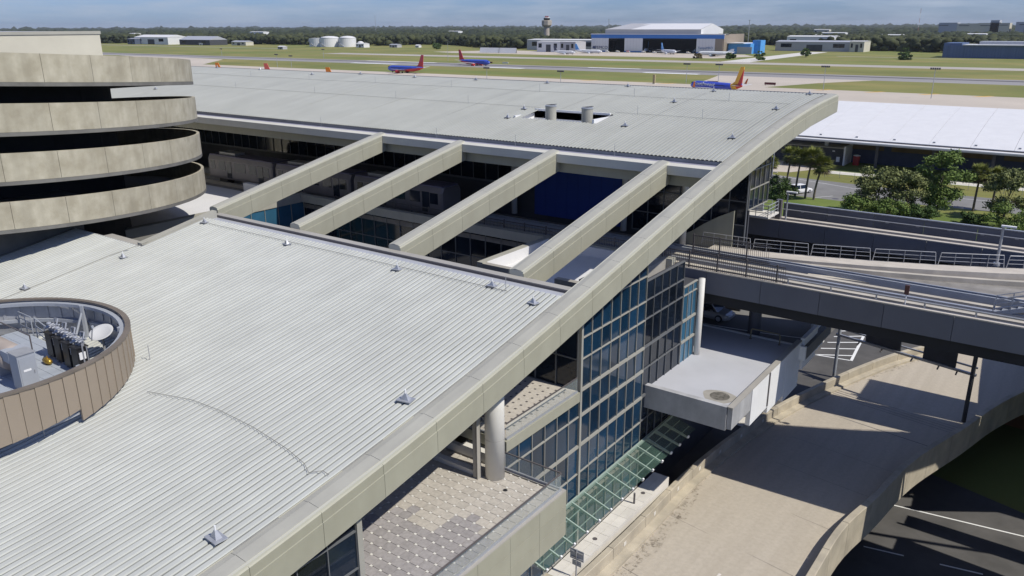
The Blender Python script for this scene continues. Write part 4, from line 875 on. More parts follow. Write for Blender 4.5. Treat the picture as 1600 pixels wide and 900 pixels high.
def palm(loc, h, label, seed, group, lean=(0,0), crown=2.25):
    rng = np.random.default_rng(seed); t = empty('palm_tree', loc, label, 'palm', group); tr = MB(); P = []
    for k in range(7): f = k/6; P.append((lean[0]*f*f, lean[1]*f*f, h*f))
    for k in range(6): tr.cyl(P[k], P[k+1], .21-.01*k, .20-.01*k, 9)
    tr.build('trunk', M_palmbark, t, local=True); V = []; F = []; Vd = []; Fd = []
    for k in range(90):
        a = rng.uniform(0, 2*math.pi); el = rng.uniform(-.9, 1.25); Lf = crown*rng.uniform(.75, 1.1); dead = el < -.55
        d0 = np.array([math.cos(a)*math.cos(el), math.sin(a)*math.cos(el), math.sin(el)]); sd_ = np.array([-math.sin(a), math.cos(a), 0]); base = np.array([lean[0], lean[1], h])
        pt = base+d0*Lf*.55; upv = np.cross(sd_, d0); VV, FF = (Vd, Fd) if dead else (V, F)
        for q in range(13):     # fan blades
            fa = (q-6)/6*1.35; dv = d0*math.cos(fa)+sd_*math.sin(fa)+upv*rng.uniform(-.12,.12); dv[2] -= .22*abs(math.sin(fa))+.12; tip = pt+dv*Lf*.55*rng.uniform(.8, 1.05); pn = np.cross(dv, upv); pn /= np.linalg.norm(pn)+1e-6
            o = len(VV); VV += [pt, pt+dv*Lf*.28+pn*.055, tip, pt+dv*Lf*.28-pn*.055]; FF.append((o, o+1, o+2, o+3))
        o = len(VV); VV += [base-sd_*.03, pt-sd_*.02, pt+sd_*.02, base+sd_*.03]; FF.append((o, o+1, o+2, o+3))
    link('crown', raw_mesh('crown', np.array(V), np.array(F), L_palm), t, True)
    if Fd: link('dead_fronds', raw_mesh('dead_fronds', np.array(Vd), np.array(Fd), L_palmdead), t, True)
    return t
# ------------------------------------------------------------------ grounds behind the guideways
sheet('lawn', rect(-70, 130, 122, 153.2), .012, M_lawn)
sheet('parking_lot', [(-90,153.2),(-36.5,153.2),(-34,157),(-30,157.5),(120,170),(120,178),(-30,171),(-90,176)], .020, M_lot)
sheet('concrete_drive', [(-100,176.4),(-62,176),(-54,178),(-50,186),(-62,194),(-100,194)], .024, M_apron)
sheet('grass_verge', rect(-46.4, 130, 179, 200.5), .012, M_lawn)
sheet('service_path', [(-49,181.5),(120,189.5),(120,193),(-49,185.2)], .020, M_walk)
sheet('grass_verge', [(-54,178),(-40,173.2),(120,178.6),(120,188),(-50,181)], .016, M_grass)
kb = structure(MB().box(-90, -56, 176.0, 176.3, 0, .15).build('kerb', M_walk))
for a, b in (((-41.5,153.3),(-39.0,157.0)), ((-46.4,153.3),(-44.0,157.2)), ((-51,153.3),(-48.6,157))): strip(a, b, .14, .026, M_line, 'bay_line', kb)
strip((-58,173.5),(-38,167.0),.15,.026,M_line,'edge_line',kb); strip((-38,167.0),(60,173.5),.15,.026,M_line,'edge_line',kb)
MB().cyl((-37.9,154.6,.022),(-37.9,154.6,.03),.6,n=16).build('manhole_cover', M_rail, kb)
fe = empty('chain_fence', (-30, 176, 0), 'low wire fence along the grass beyond the parking lot', 'fence')
f_ = MB()
for x in np.arange(-46, 60, 3.0): f_.cyl((x, 176.3+.04*(x+46), 0), (x, 176.3+.04*(x+46), 1.7), .035, n=5)
f_.build('posts', M_galv, fe)
f_ = MB()
for z in (.25, .7, 1.15, 1.65): f_.cyl((-46, 176.3, z), (60, 176.3+.04*106, z), .018, n=4)
f_.build('wires', M_galv, fe)
for k, (x, y, h, ln) in enumerate(((-47.6,155.7,7.2,(.5,0)), (-44.8,152.6,7.4,(.4,.2)), (-42.7,151.9,7.8,(.6,.1)), (-41.0,151.5,6.6,(1.0,0)))):
    palm((x, y, 0), h, ['leftmost of the four palms by the parking lot', 'second palm from the left, in front of the white parked car', 'third palm from the left in the group of four', 'rightmost of the four palms, with yellowing fronds'][k], 40+k, 'palms by the parking lot', ln)
palm((-15.6,157.7,0), 6.6, 'dark left palm of the pair among the loose trees', 51, 'palm pair on the right', (.2,0), 2.1); palm((-13.0,159,0), 6.2, 'dark right palm of the pair among the loose trees', 52, 'palm pair on the right', (.1,.2), 2.1)
palm((-55.5,170.5,0), 3.0, 'short dark palm behind the leftmost tall palm', 53, 'palms by the parking lot', (0,0), 1.7)
tree('loose_tree', (-28.9,146.5,0), 8.0, 4.6, 'wide thin-leaved tree right of the parking lot', L_olive, 61, 6500, .20, low=.18, nb=16)
tree('loose_tree', (-24.6,147.5,0), 8.0, 3.6, 'thin-leaved tree standing between the wide tree and the tall tree', L_olive, 62, 4600, .20, low=.2)
tree('tall_tree', (-20.3,151,0), 11.0, 4.4, 'tallest bright green tree in front of the dark building', L_mid, 63, 8000, .21, low=.2, nb=18)
tree('loose_tree', (-10.6,153,0), 8.6, 4.0, 'open-crowned tree at the right edge beside the palm pair', L_olive, 64, 5600, .20, low=.2)
tree('loose_tree', (-3.2,152,0), 7.0, 3.6, 'dark tree at the far right edge behind the rear guideway', L_dark, 65, 4600, .2, low=.15)
for k, (x, y, h, r_, m_, lb) in enumerate(((-51.5,153.8,5.0,3.6,L_dark,'large dark shrub left of the guideway light pole'), (-55.5,157.5,5.4,3.6,L_dark,'dark shrub beside the glass end of the terminal'), (-46.6,148.8,3.6,3.2,L_dark,'dark rounded shrub right of the guideway light pole'),
    (-31,141.5,3.4,3.4,L_mid,'green shrub at the left foot of the wide thin tree'), (-26.0,141.6,3.4,3.4,L_mid,'green shrub below the thin tree by the guideway'), (-21.4,143.2,2.8,2.8,L_dark,'dark shrub under the tallest tree'), (-9.5,146,3.6,4.0,L_mid,'low green shrub at the right under the open tree'), (-14.5,147,2.2,2.2,L_dark,'low dark shrub below the palm pair'))):
    tree('shrub', (x, y, 0), h, r_, lb, m_, 80+k, 2600, .17, .15, cat='shrub', group='shrubs behind the rear guideway', low=.12, nb=9)
lamp((-55.0, 169.5, 0), 8.2, 'tall pale light pole behind the dark shrubs', .4, .12)
# ------------------------------------------------------------------ neighbouring concourse with a long white roof
NB_ = empty('neighbour_concourse', (20, 210, 0), 'long low concourse with a white barrel roof and shaded dark front', 'building')
def nprof(y): t = (y-187.5)/40; return 6.6+ 6.6*t-1.6*t*t
for k in range(24):
    x0 = -68+k*7.8; MB().sweep([[(x0+.03, y, nprof(y)), (x0+7.77, y, nprof(y)), (x0+7.77, y, nprof(y)-.25), (x0+.03, y, nprof(y)-.25)] for y in np.linspace(189, 228, 10)]).build('roof_panel', M_whiteroof, NB_)
    MB().box(x0+.6, x0+1.1, 190.2, 190.5, nprof(190.4), nprof(190.4)+.25).build('roof_vent', M_galv, NB_)
MB().box(-68, 119, 187.0, 189.0, nprof(188)-.45, nprof(188)-.20).build('gutter', M_whiteroof, NB_)
MB().box(-68, 119, 188.9, 189.1, nprof(188)-.2, nprof(188)+.05).build('gutter_lip', M_rail, NB_)
MB().box(-68, 119, 187.2, 187.5, 5.98, nprof(188)-.46).build('eave_fascia', M_gutter, NB_)
MB().box(-68, 119, 200.2, 226, 0, 6.6).build('rear_wall', mat('navy_wall', (.055,.07,.13), .6, .1), NB_)
for k in range(16): piece('brown_panel', mat('brown_panel', (.14,.10,.045), .6, .2, .3), NB_, (-44.5+k*11.2, 200.1, 4.3), (9.6, .16, 2.2))
for k in range(16): MB().box(-39.4+k*11.2, -38.8+k*11.2, 190, 190.6, 0, 6.2).build('column', M_darkwall, NB_)
AX = empty('annex_building', (-65, 200, 0), 'low dark grey annex with a white end wall below the white roof', 'building')
MB().box(-96, -47.0, 194.2, 206, 0, 3.8).build('wall', M_darkwall, AX); MB().box(-47.0, -46.6, 194.0, 206, 0, 4.35).build('end_wall', M_white, AX)
MB().box(-96, -47.0, 194.0, 206, 3.8, 4.0).build('roof', M_cladtop, AX)
for x in (-62,-57,-52.5,-49.5): MB().box(x, x+.5, 193.9, 194.2, 3.0, 3.25).build('wall_lamp', M_white, AX)
MB().box(-52.0,-51.2,196,196.8,4.0,5.0).build('roof_unit', M_white, AX); MB().box(-48.4,-47.7,193.6,194.0,.8,1.9).build('meter_box', M_white, AX)
PT = empty('portable_toilet', (-44.6, 196.5, 0), 'red portable toilet with a white roof beside the annex', 'toilet')
MB().box(-.6,.6,-.6,.6,0,2.1).build('cabin', M_red, PT, local=True); MB().lathe([(.86,2.1),(.8,2.25),(.3,2.42)], 4).build('roof', M_white, PT, local=True); MB().box(-.4,.4,-.63,-.6,.15,1.95).build('door', mat('red_door', (.36,.03,.03), .5), PT, local=True)

# ------------------------------------------------------------------ aircraft
def paint(name, stops, rough=.3):
    """paint scheme by object height and length: stops = [(axis, threshold, below, above)...] evaluated in order"""
    m = bpy.data.materials.new(name); m.use_nodes = True; t = m.node_tree; n = t.nodes; b = n['Principled BSDF']; b.inputs['Roughness'].default_value = rough
    tcn = n.new('ShaderNodeTexCoord'); sx = n.new('ShaderNodeSeparateXYZ'); t.links.new(tcn.outputs['Object'], sx.inputs[0]); cur = None
    for i, (kx, kz, thr, lo, hi) in enumerate(stops):
        a = n.new('ShaderNodeMath'); a.operation = 'MULTIPLY'; a.inputs[1].default_value = kx; t.links.new(sx.outputs['X'], a.inputs[0])
        c = n.new('ShaderNodeMath'); c.operation = 'MULTIPLY_ADD'; c.inputs[1].default_value = kz; t.links.new(sx.outputs['Z'], c.inputs[0]); t.links.new(a.outputs[0], c.inputs[2])
        g = n.new('ShaderNodeMath'); g.operation = 'GREATER_THAN'; g.inputs[1].default_value = thr; t.links.new(c.outputs[0], g.inputs[0])
        mx = n.new('ShaderNodeMix'); mx.data_type = 'RGBA'; t.links.new(g.outputs[0], mx.inputs[0])
        if lo is None: t.links.new(cur, mx.inputs[6])
        else: mx.inputs[6].default_value = (*lo, 1)
        mx.inputs[7].default_value = (*hi, 1); cur = mx.outputs[2]
    t.links.new(cur, b.inputs['Base Color']); return m
BL, RD, OR, YE = (.045,.09,.46), (.55,.04,.035), (.70,.17,.02), (.80,.42,.04)
A_old = paint('old_blue_livery', [(.10,1,2.35,RD,BL)]); A_oldt = paint('old_red_tail', [(0,1,7.5,(.50,.03,.03),(.45,.04,.07))])
A_new = paint('new_blue_livery', [(0,1,1.0,(.07,.09,.36),(.05,.085,.50)), (-1,.55,12.6,None,YE), (-1,.42,15.0,None,RD)])
A_newt = paint('new_striped_tail', [(-1,-.47,11.7,YE,RD), (-1,-.47,14.0,None,(.06,.09,.45))])
A_white = paint('white_livery', [(0,1,1.9,(.62,.63,.65),(.80,.80,.80))]); A_bluet = paint('blue_tail', [(0,1,5.5,(.09,.28,.60),(.10,.33,.70))]); A_dkt = paint('dark_tail', [(0,1,4,(.05,.05,.08),(.06,.06,.10))])
A_green = paint('pale_livery', [(0,1,2.6,(.50,.54,.52),(.74,.76,.74))]); A_orange = paint('orange_tail', [(.6,1,5.0,(.75,.22,.03),(.80,.30,.06))]); A_gryt = paint('grey_red_tail', [(.55,1,4.6,(.60,.12,.10),(.45,.52,.62))])
M_wing = mat('wing_grey', (.55,.56,.58), .35, .04)
def aircraft(loc, rz, label, body, tail, L=33.6, r=1.88, span=34.3, fin=12.5, winglet=None, engines=None, group='aircraft on the airfield', txt=None, regional=False, wing=None):
    t = empty('airliner', loc, label, 'airplane', group, rz); zc = 2.9 if not regional else 2.3; h = L/2
    pf = [(.04,h),(.30*r,h-.35),(.62*r,h-1.2),(.88*r,h-2.6),(r,h-4.4),(r,-h*.30),(.93*r,-h*.48),(.62*r,-h*.78),(.22*r,-h+.4),(.08*r,-h)]
    fm = MB(); n = 18; ss = []
    for rr, x in pf:
        up = 0 if x > -h*.3 else (r-rr)*.65
        ss.append([(x, rr*math.cos(a), zc+up+rr*math.sin(a)*1.06-(.25*(r-rr) if x > h*.5 else 0)) for a in np.linspace(0, 2*math.pi, n, endpoint=False)])
    fm.sweep(ss); fu = fm.build('fuselage', body, t, smooth=True, local=True)
    for s in (-1, 1):
        def foil(x0, c0, y0, z0, x1, c1, y1, z1, th): 
            return [[(x0, y0, z0-th), (x0-c0*.3, y0, z0+th), (x0-c0, y0, z0), (x0-c0*.4, y0, z0-th*1.3)], [(x1, y1, z1-.05), (x1-c1*.3, y1, z1+.06), (x1-c1, y1, z1), (x1-c1*.4, y1, z1-.08)]]
        MB().sweep(foil(h*.22, L*.20, s*r*.7, zc-r*.55, -h*.12, L*.05, s*span/2, zc-r*.55+span*.045, .22)).build('wing', wing or M_wing, t, local=True)
        MB().sweep(foil(-h*.76, L*.10, s*r*.3, zc+r*.5 if not regional else zc+r*.5, -h*.93, L*.04, s*L*.19, zc+r*.5+.6, .12)).build('tailplane', M_wing, t, local=True)
        if winglet: MB().sweep(foil(-h*.12, L*.05, s*span/2, zc-r*.55+span*.045, -h*.19, L*.025, s*(span/2+.5), zc-r*.55+span*.045+2.5, .06)).build('winglet', winglet, t, local=True)
        MB().lathe([(.55,-1.7),(.8,-.9),(1.02,.3),(1.02,1.3),(.85,1.7),(.6,1.65),(.5,1.2)], 14, (h*.17, s*span*.145, zc-r*.75-.55), 'X').build('engine', engines or body, t, local=True, smooth=True)
        MB().box(h*.02, h*.02+.9, s*2.5-.25, s*2.5+.25, 0, .95).build('main_gear', M_black, t, local=True)
        MB().box(-h*.45, h*.72, s*(r+.005)-.02, s*(r+.005)+.02, zc+.45, zc+.72).build('window_line', M_glassdk, t, local=True)
    MB().box(h*.72, h*.72+.6, -.2, .2, 0, .9).build('nose_gear', M_black, t, local=True); MB().cyl((h*.72+.3,0,.5),(h*.72+.3,0,zc-r*.8),.12).build('gear_leg', M_galv, t, local=True)
    MB().sweep([[(x, y, z) for x, z in q] for y, q in ((-.16, [(-h*.60, zc+r*.8), (-h*.97, zc+r*.5), (-h*1.02, fin), (-h*.90, fin), (-h*.72, zc+r*1.5)]), (.16, [(-h*.60, zc+r*.8), (-h*.97, zc+r*.5), (-h*1.02, fin), (-h*.90, fin), (-h*.72, zc+r*1.5)]))]).build('tail_fin', tail, t, local=True)
    MB().obox((h-1.55,0,zc+r*.55),(.16,0,-.22),(0,r*.55,0),(.12,0,.12)).build('cockpit_window', M_glassdk, t, local=True)
    if txt:
        for s in (-1, 1):
            Mx = Matrix.Translation((h*.36, s*(r*.97), zc+r*.42)) @ (Matrix.Rotation(math.pi if s > 0 else 0, 4, 'Z') @ Matrix.Rotation(R(72), 4, 'X'))
            text_mesh('lettering', txt, 2.5, M_white, Mx, t, .06, 1.35)
    return t
aircraft((-398, 421, .03), math.pi, 'blue airliner with red belly and tail, nose left on the near taxiway', A_old, A_oldt, fin=12.3)
aircraft((-424, 530, .03), R(-3), 'blue airliner with red tail, nose right on the runway', A_old, A_oldt, fin=12.3)
aircraft((-154, 378, .03), math.pi-R(22), 'bright blue airliner with orange and red striped tail behind the terminal roof', A_new, A_newt, 33.6, winglet=paint('orange_winglet', [(0,1,0,OR,OR)]), txt='Southwest')
for k, (x, y, tm, lb) in enumerate(((-304,279,A_orange,'parked airliner of which only the orange fin shows over the roof, right one'), (-366,291,A_gryt,'parked airliner of which only a grey and red fin shows over the roof'), (-396,282,A_orange,'parked airliner of which only the orange fin shows over the roof, left one'))):
    aircraft((x+16.5*math.cos(R(20)), y-16*math.sin(R(20))*0-6, 0.03), R(20), lb, A_new, tm, fin=12.4, group='aircraft parked behind the terminal')
aircraft((-507, 797, .03), R(-4), 'small white jet with a dark swept tail left of the hangar', A_white, A_dkt, 30, 1.6, 27, 9.8, regional=True)
aircraft((-500, 838, .03), R(-4), 'long white jet with a blue tail beside the hangar corner', A_white, A_bluet, 38, 1.7, 30, 10.4, regional=True)
aircraft((-408, 858, .03), R(-32), 'white airliner with bright blue tail outside the open hangar', A_white, A_bluet, 31, 1.9, 34, 12)
aircraft((-338, 822, .03), math.pi+R(6), 'pale tailless-looking airliner parked right of the hangar', A_green, A_green, 38, 1.95, 30, 7.5)
aircraft((-459, 905, .05), R(-70), 'white airliner with a blue tail inside the hangar bay', A_white, A_bluet, 31, 1.8, 30, 12.5)
aircraft((-398, 915, .05), R(-80), 'pale airliner deep inside the wide hangar bay', A_green, A_green, 31, 1.8, 30, 12.5)
# ------------------------------------------------------------------ hangar
HG = empty('hangar', (-440, 930, 0), 'large white maintenance hangar with a blue band and open doors', 'hangar')
W_h = mat('hangar_white', (.70,.70,.69), .6, .04, .05); W_g = mat('hangar_grey', (.42,.42,.43), .6, .04, .05); W_b = mat('hangar_blue', (.05,.19,.52), .5, .05)
x0, x1, yh = -527, -357, 890
MB().box(x0, x1, yh+60, yh+62, 0, 21).build('rear_wall', M_darkwall, HG); MB().box(x0, x0+2, yh, yh+60, 0, 21).build('side_wall', M_darkwall, HG); MB().box(x1-2, x1, yh+.5, yh+60, 0, 21).build('side_wall', M_tan, HG)
MB().box(x0, x1, yh+1, yh+14, 20.2, 21.2).build('front_roof', M_whiteroof, HG); MB().box(x0+2, x1-2, yh+2, yh+60, 14.6, 15.2).build('inner_ceiling', M_dark, HG)
MB().box(x0+2, x1-2, yh+.5, yh+60, .02, .04).build('floor', M_roofslab, HG)
MB().box(x0-.3, x1+.2, yh-.5, yh+.4, 16.2, 20.4).build('blue_band', W_b, HG); MB().box(x0-1, x1+1, yh-.8, yh+1, 20.4, 21.3).build('parapet', W_h, HG)
for k, (a, b) in enumerate(((-527,-503), (-481,-457), (-389,-367))):
    d_ = MB().box(a, b, yh-.4, yh+.3, 1.6, 16.2).build('door_leaf', W_h, HG); MB().box(a, b, yh-.42, yh+.3, .05, 1.6).build('door_skirt', W_b, d_)
    for j in range(1, 6): piece('door_seam', W_g, d_, (a+(b-a)*j/6, yh-.41, 8.9), (.12, .06, 14.2))
    if k == 0:
        text_mesh('lettering', 'PEMCO', 4.6, mat('sign_navy', (.05,.07,.16), .5), Matrix.Translation((-512.5, yh-.6, 5.2)) @ Matrix.Rotation(R(90), 4, 'X'), d_, .08, 1.15)
        MB().add([(-525,yh-.6,4.0),(-520.6,yh-.6,3.6),(-521.2,yh-.6,7.4),(-522.6,yh-.6,6.4),(-524.4,yh-.6,7.2)], [(0,1,2,3,4)]).build('emblem', mat('sign_navy', (.05,.07,.16), .5), d_)
    if k == 2: text_mesh('lettering', 'TampaMRO', 3.6, mat('sign_blue', (.16,.24,.40), .5), Matrix.Translation((-378, yh-.6, 6.0)) @ Matrix.Rotation(R(90), 4, 'X'), d_, .08, 1.0)
MB().box(-367, -358, yh-.2, yh+.6, 0, 16.2).build('brick_bay', M_tan, HG)
xa, xb = -512, -388; ya, yr, yb = 897, 930, 963
MB().box(xa, xb, ya, ya+.8, 21.2, 26.2).build('upper_wall', W_g, HG)
MB().add([(xa,ya-1,26.2),(xb,ya-1,26.2),(xb,yr,32.6),(xa+18,yr,32.9)], [(0,1,2,3)]).build('main_roof', M_whiteroof, HG)
MB().add([(xa,ya-1,26.25),(xa+18,yr,32.95),(xa+48,yr,32.8),(xa+35,ya-1,26.28)], [(0,1,2,3)]).build('roof_patch', W_g, HG)
MB().add([(xb,ya,14),(xb,yb,14),(xb,yb,26.0),(xb,yr,32.5),(xb,ya,26.1)], [(0,1,2,3,4)]).build('gable_end', W_h, HG)
MB().add([(xa,yb,26.0),(xb,yb,26.0),(xb,yr,32.6),(xa+18,yr,32.9)], [(3,2,1,0)]).build('main_roof', M_whiteroof, HG)
BS = empty('blue_shed', (-352, 920, 0), 'small bright blue shed against the right side of the hangar', 'building'); S_b = mat('shed_blue', (.09,.32,.68), .6)
MB().box(-356.5, -331, 903, 935, 0, 11).build('wall', S_b, BS); MB().box(-333, -324, 915, 930, 0, 14.5).build('tower_block', S_b, BS); MB().box(-357, -338, 900, 934, 11, 11.8).build('roof', M_whiteroof, BS); MB().box(-346, -329, 902.5, 903, 0, 7.5).build('roller_door', W_g, BS)
# control tower
TW = empty('control_tower', (-790, 1185, 0), 'concrete airport control tower with a wider octagonal cab', 'tower'); M_tw = mat('tower_concrete', (.42,.37,.31), .8, .08, .1)
MB().lathe([(5.2,0),(4.6,28)], 16).build('shaft', M_tw, TW, local=True); MB().lathe([(4.6,28),(8.6,31.5),(8.6,39),(8.0,39.4)], 8).build('cab_base', M_tw, TW, local=True); MB().lathe([(5.0,39.4),(5.6,42.6),(5.2,43)], 8).build('cab_glass', M_glassdk, TW, local=True)
MB().lathe([(5.9,43),(5.6,43.6)], 8).build('cab_roof', M_white, TW, local=True)
MB().box(-3.4,-.6,-.4,.4,43.6,46.4).box(.6,3.2,-.4,.4,43.6,46.2).box(-1.2,1.0,-.4,.4,44.6,45.3).build('antenna_frame', mat('faded_red', (.45,.16,.13), .6), TW, local=True)
for k, z in enumerate((33, 36)): MB().lathe([(8.7,z),(8.7,z+.7)], 8).build('cab_band', M_cladtop, TW, local=True)
# storage tanks
for k, (x, r_, h_, dome, lb) in enumerate(((-1049.5,17,12.8,0,'flat topped white storage tank at the left of the three'), (-1017,15.5,13.2,2.8,'domed white storage tank in the middle of the three'), (-985,13.5,13.2,3.0,'domed white storage tank at the right of the three'), (-962,5.2,6.0,2.4,'small domed white tank right of the three big tanks'))):
    t_ = empty('storage_tank', (x, 905+abs(x+1017)*.25, 0), lb, 'tank', 'white storage tanks')
    MB().lathe([(r_,0),(r_,h_)], 28).build('shell', W_h, t_, local=True, smooth=False); MB().lathe([(r_+.2,h_),(r_*.8,h_+dome*.55+.2),(r_*.4,h_+dome*.9+.3),(.2,h_+dome+.35)], 28).build('roof', M_whiteroof, t_, local=True, smooth=True)
    if k < 3:
        s2 = MB()
        for q in range(10): a = R(-150)+q*R(9); s2.obox(((r_+.6)*math.cos(a), (r_+.6)*math.sin(a), h_-1-q*h_/10.5), (.8,0,0), (0,.8,0), (0,0,.5))
        s2.build('spiral_stair', W_g, t_, local=True)
def shed(x, y, w, d, h, label, wall=W_h, roof=M_whiteroof, gable=1.2, name='airfield_shed', group='small airfield buildings'):
    t = empty(name, (x, y, 0), label, 'building', group)
    MB().box(-w/2,w/2,-d/2,d/2,0,h).build('wall', wall, t, local=True)
    MB().sweep([[(xx,-d/2-.4,h),(xx,0,h+gable),(xx,d/2+.4,h),(xx,0,h-.1)] for xx in (-w/2-.4, w/2+.4)]).build('roof', roof, t, local=True)
    MB().box(-w*.1, w*.1, -d/2-.15, -d/2, 0, h*.7).build('door', M_darkwall, t, local=True)
    for k in (-.36, .3): MB().box(w*k-w*.07, w*k+w*.07, -d/2-.12, -d/2, h*.4, h*.8).build('window', M_glassdk, t, local=True)
    return t
shed(-938, 900, 17, 12, 5.6, 'white gabled shed right of the small domed tank'); shed(-968, 772, 11, 8, 3.6, 'small pale shed alone on the grass left of the tanks', W_g)
shed(-893, 925, 16, 10, 4.0, 'open grey shelter at the edge of the wood', W_g, M_gutter); shed(-860, 940, 7, 6, 3, 'tiny white hut at the edge of the wood')
shed(-1470, 890, 112, 40, 13, 'large white warehouse at the far left edge of the wood', W_h, M_whiteroof, 4); shed(-1518, 868, 26, 20, 10, 'dark blue end block of the far left warehouse', mat('slate', (.08,.10,.15), .6), M_gutter, 1)
shed(-1338, 892, 92, 36, 9, 'low building with a wide grey roof at the far left', M_darkwall, M_gutter, 6); shed(-1235, 900, 40, 16, 6, 'pale low building right of the grey roofed one', M_cream, M_gutter, 2); shed(-1318, 876, 10, 6, 3.2, 'small white hut in front of the grey roofed building')
for k, (x, w_) in enumerate(((-612,30), (-586,26))):
    t_ = empty('blast_fence', (x, 795, 0), ['left white jet blast fence on the grass', 'right white jet blast fence beside the apron'][k], 'fence', 'jet blast fences')
    for q in range(5): MB().obox((-w_/2+w_*(q+.5)/5,0,3.0),(w_/10-.1,0,0),(0,1.0,2.9),(0,.1,-.05)).build('screen_panel', W_h, t_, local=True)
    MB().box(-w_/2,w_/2,1.2,1.6,0,5).build('frame', W_g, t_, local=True)
for x, w_, lb in ((-568,34,'left white cargo building behind the small jet'), (-540,22,'grey cargo building next to the hangar'), ): shed(x, 868, w_, 24, 12.5, lb, W_h if w_ == 34 else W_g, M_whiteroof, .5)
shed(-585, 940, 120, 40, 13, 'long low terminal hall behind the small jets', W_g, M_whiteroof, 1)
shed(-300, 1050, 95, 30, 11, 'long grey warehouse right of the hangar', W_g, M_gutter, 1.5); shed(-250, 1046, 16, 30, 12, 'cream end block of the long grey warehouse', M_cream, M_whiteroof, .6); shed(-330, 1130, 60, 30, 16, 'white roofed building above the grey warehouse', W_h)
BBm = mat('blue_grey_siding', (.10,.145,.26), .55, .1, .3, aniso=(3,3,.05))
BB = empty('blue_grey_hangar', (-90, 910, 0), 'long blue-grey corrugated hangar at the right edge', 'hangar')
MB().box(-137.5, -20, 895, 940, 0, 11.6).build('wall', BBm, BB); MB().box(-121, -20, 893, 930, 11.6, 12.3).build('roof', M_whiteroof, BB); MB().box(-110, -20, 915, 945, 12.3, 14.9).build('upper_roof', M_gutter, BB); MB().box(-137.5, -122, 896, 940, 11.6, 13.6).build('end_tower', BBm, BB)
for k in range(40): piece('siding_rib', BBm, BB, (-136+k*2.9, 894.9, 5.8), (.5, .25, 11.4))
FH = empty('far_hospital', (-308, 2300, 0), 'pale multi-storey buildings rising above the trees at the far right', 'building')
for (a, b, z, mm) in ((-480,-440,26,M_gutter), (-440,-395,24,M_cream), (-395,-330,25,M_cream), (-370,-352,31,M_gutter), (-318,-268,27,M_gutter), (-300,-262,22,M_cream)): MB().box(a+112, b+112, 2280, 2330, 0, z+8).build('block', mm, FH)
for a, z in ((-470,28),(-425,27),(-380,27),(-360,33),(-345,28),(-300,29)): piece('window_band', M_glassdk, FH, (a+112, 2279.8, z), (22, .4, 1.2))
for k, (x, y, w_, h_, mm) in enumerate(((-1950,1480,60,17,W_h), (-2100,1200,26,15,W_h), (-1590,1900,40,16,W_h), (-650,2300,40,18,M_cream), (-470,1750,46,15,W_h), (-900,1900,50,15,M_cream), (-760,1420,34,13,W_h), (-690,1330,60,11,W_h), (-640,1250,50,10,W_g), (-420,1480,40,14,M_cream), (-330,1600,36,13,W_h), (-210,1700,30,14,W_h))):
    shed(x, y, w_, 20, h_, ['white block on the horizon above the far left warehouse', 'white speck at the far left of the wood', 'white building on the horizon above the tanks', 'cream building on the horizon right of the hangar', 'white building in the wood right of the hangar', 'cream building far behind the control tower', 'white building just right of the control tower', 'long white building behind the small jets', 'low grey building behind the long terminal hall', 'cream building above the grey warehouse', 'white building in the wood above the diagonal taxiway', 'white building in the wood left of the blue-grey hangar'][k], mm, M_whiteroof, 1, 'distant_building', 'buildings among the distant trees')
# ------------------------------------------------------------------ light masts, markers, towers on the horizon
def mast(x, y, h, label):
    t = empty('light_mast', (x, y, 0), label, 'light mast', 'floodlight masts on the airfield')
    MB().cyl((0,0,0),(0,0,h),.17,.11,8).build('pole', M_galv, t, local=True); MB().box(-2.0,2.0,-.12,.12,h-.1,h+.1).build('cross_arm', M_grey, t, local=True)
    for k in (-1.7,-.85,.0,.85,1.7): MB().obox((k,-.25,h+.25),(.32,0,0),(0,.25,.1),(0,-.1,.32)).build('flood_lamp', M_darkwall, t, local=True)
for i, (x, y, h) in enumerate(((-191.8,428,10.3), (-169.9,420,10.8), (-114.6,418,11.2), (-62.9,398,12.4), (-280.9,362,8.6), (-232.3,362,8.2), (-545,428,9.5), (-530,430,8.6), (-505,592,17), (-640,560,9), (-750,520,9))):
    mast(x, y, h, ['floodlight mast left of the striped airliner tail', 'floodlight mast just right of the marker post, behind the striped airliner', 'floodlight mast seen above the right end of the terminal roof', 'rightmost floodlight mast, above the white concourse roof', 'low floodlight mast below the right-facing blue airliner', 'low floodlight mast behind the middle of the terminal roof', 'left mast of the pair above the grey and red fin', 'right mast of the pair above the grey and red fin', 'tall pale mast behind the right-facing airliner', 'floodlight mast left of the tank farm on the runway grass', 'leftmost floodlight mast on the runway grass'][i])
for k, (x, y, h, lb) in enumerate(((-690,1220,40,'tall thin light mast right of the control tower'), (-372,1005,36,'thin mast at the right end of the hangar roof'), (-442,2440,70,'red and white radio mast at the right horizon'), (-1788,1772,60,'thin radio mast on the horizon above the tanks'))):
    t_ = empty('radio_mast', (x, y, 0), lb, 'mast')
    for q in range(6): MB().cyl((0,0,h*q/6),(0,0,h*(q+1)/6-.05),.45,.4,6).build('segment', (M_white, mat('faded_red', (.45,.16,.13), .6))[q % 2] if k == 2 else M_grey, t_, local=True)
    MB().box(-.9,.9,-.9,.9,h-.05,h+.5).build('head', M_grey, t_, local=True)
ym = empty('marker_post', (-205, 415, 0), 'short tan marker post behind the terminal roof', 'post'); MB().box(-.6,.6,-.6,.6,0,5.0).build('post', mat('marker_tan', (.36,.30,.17), .7), ym, local=True); MB().box(-.8,.8,-.8,.8,0,.3).build('footing', M_walk, ym, local=True)
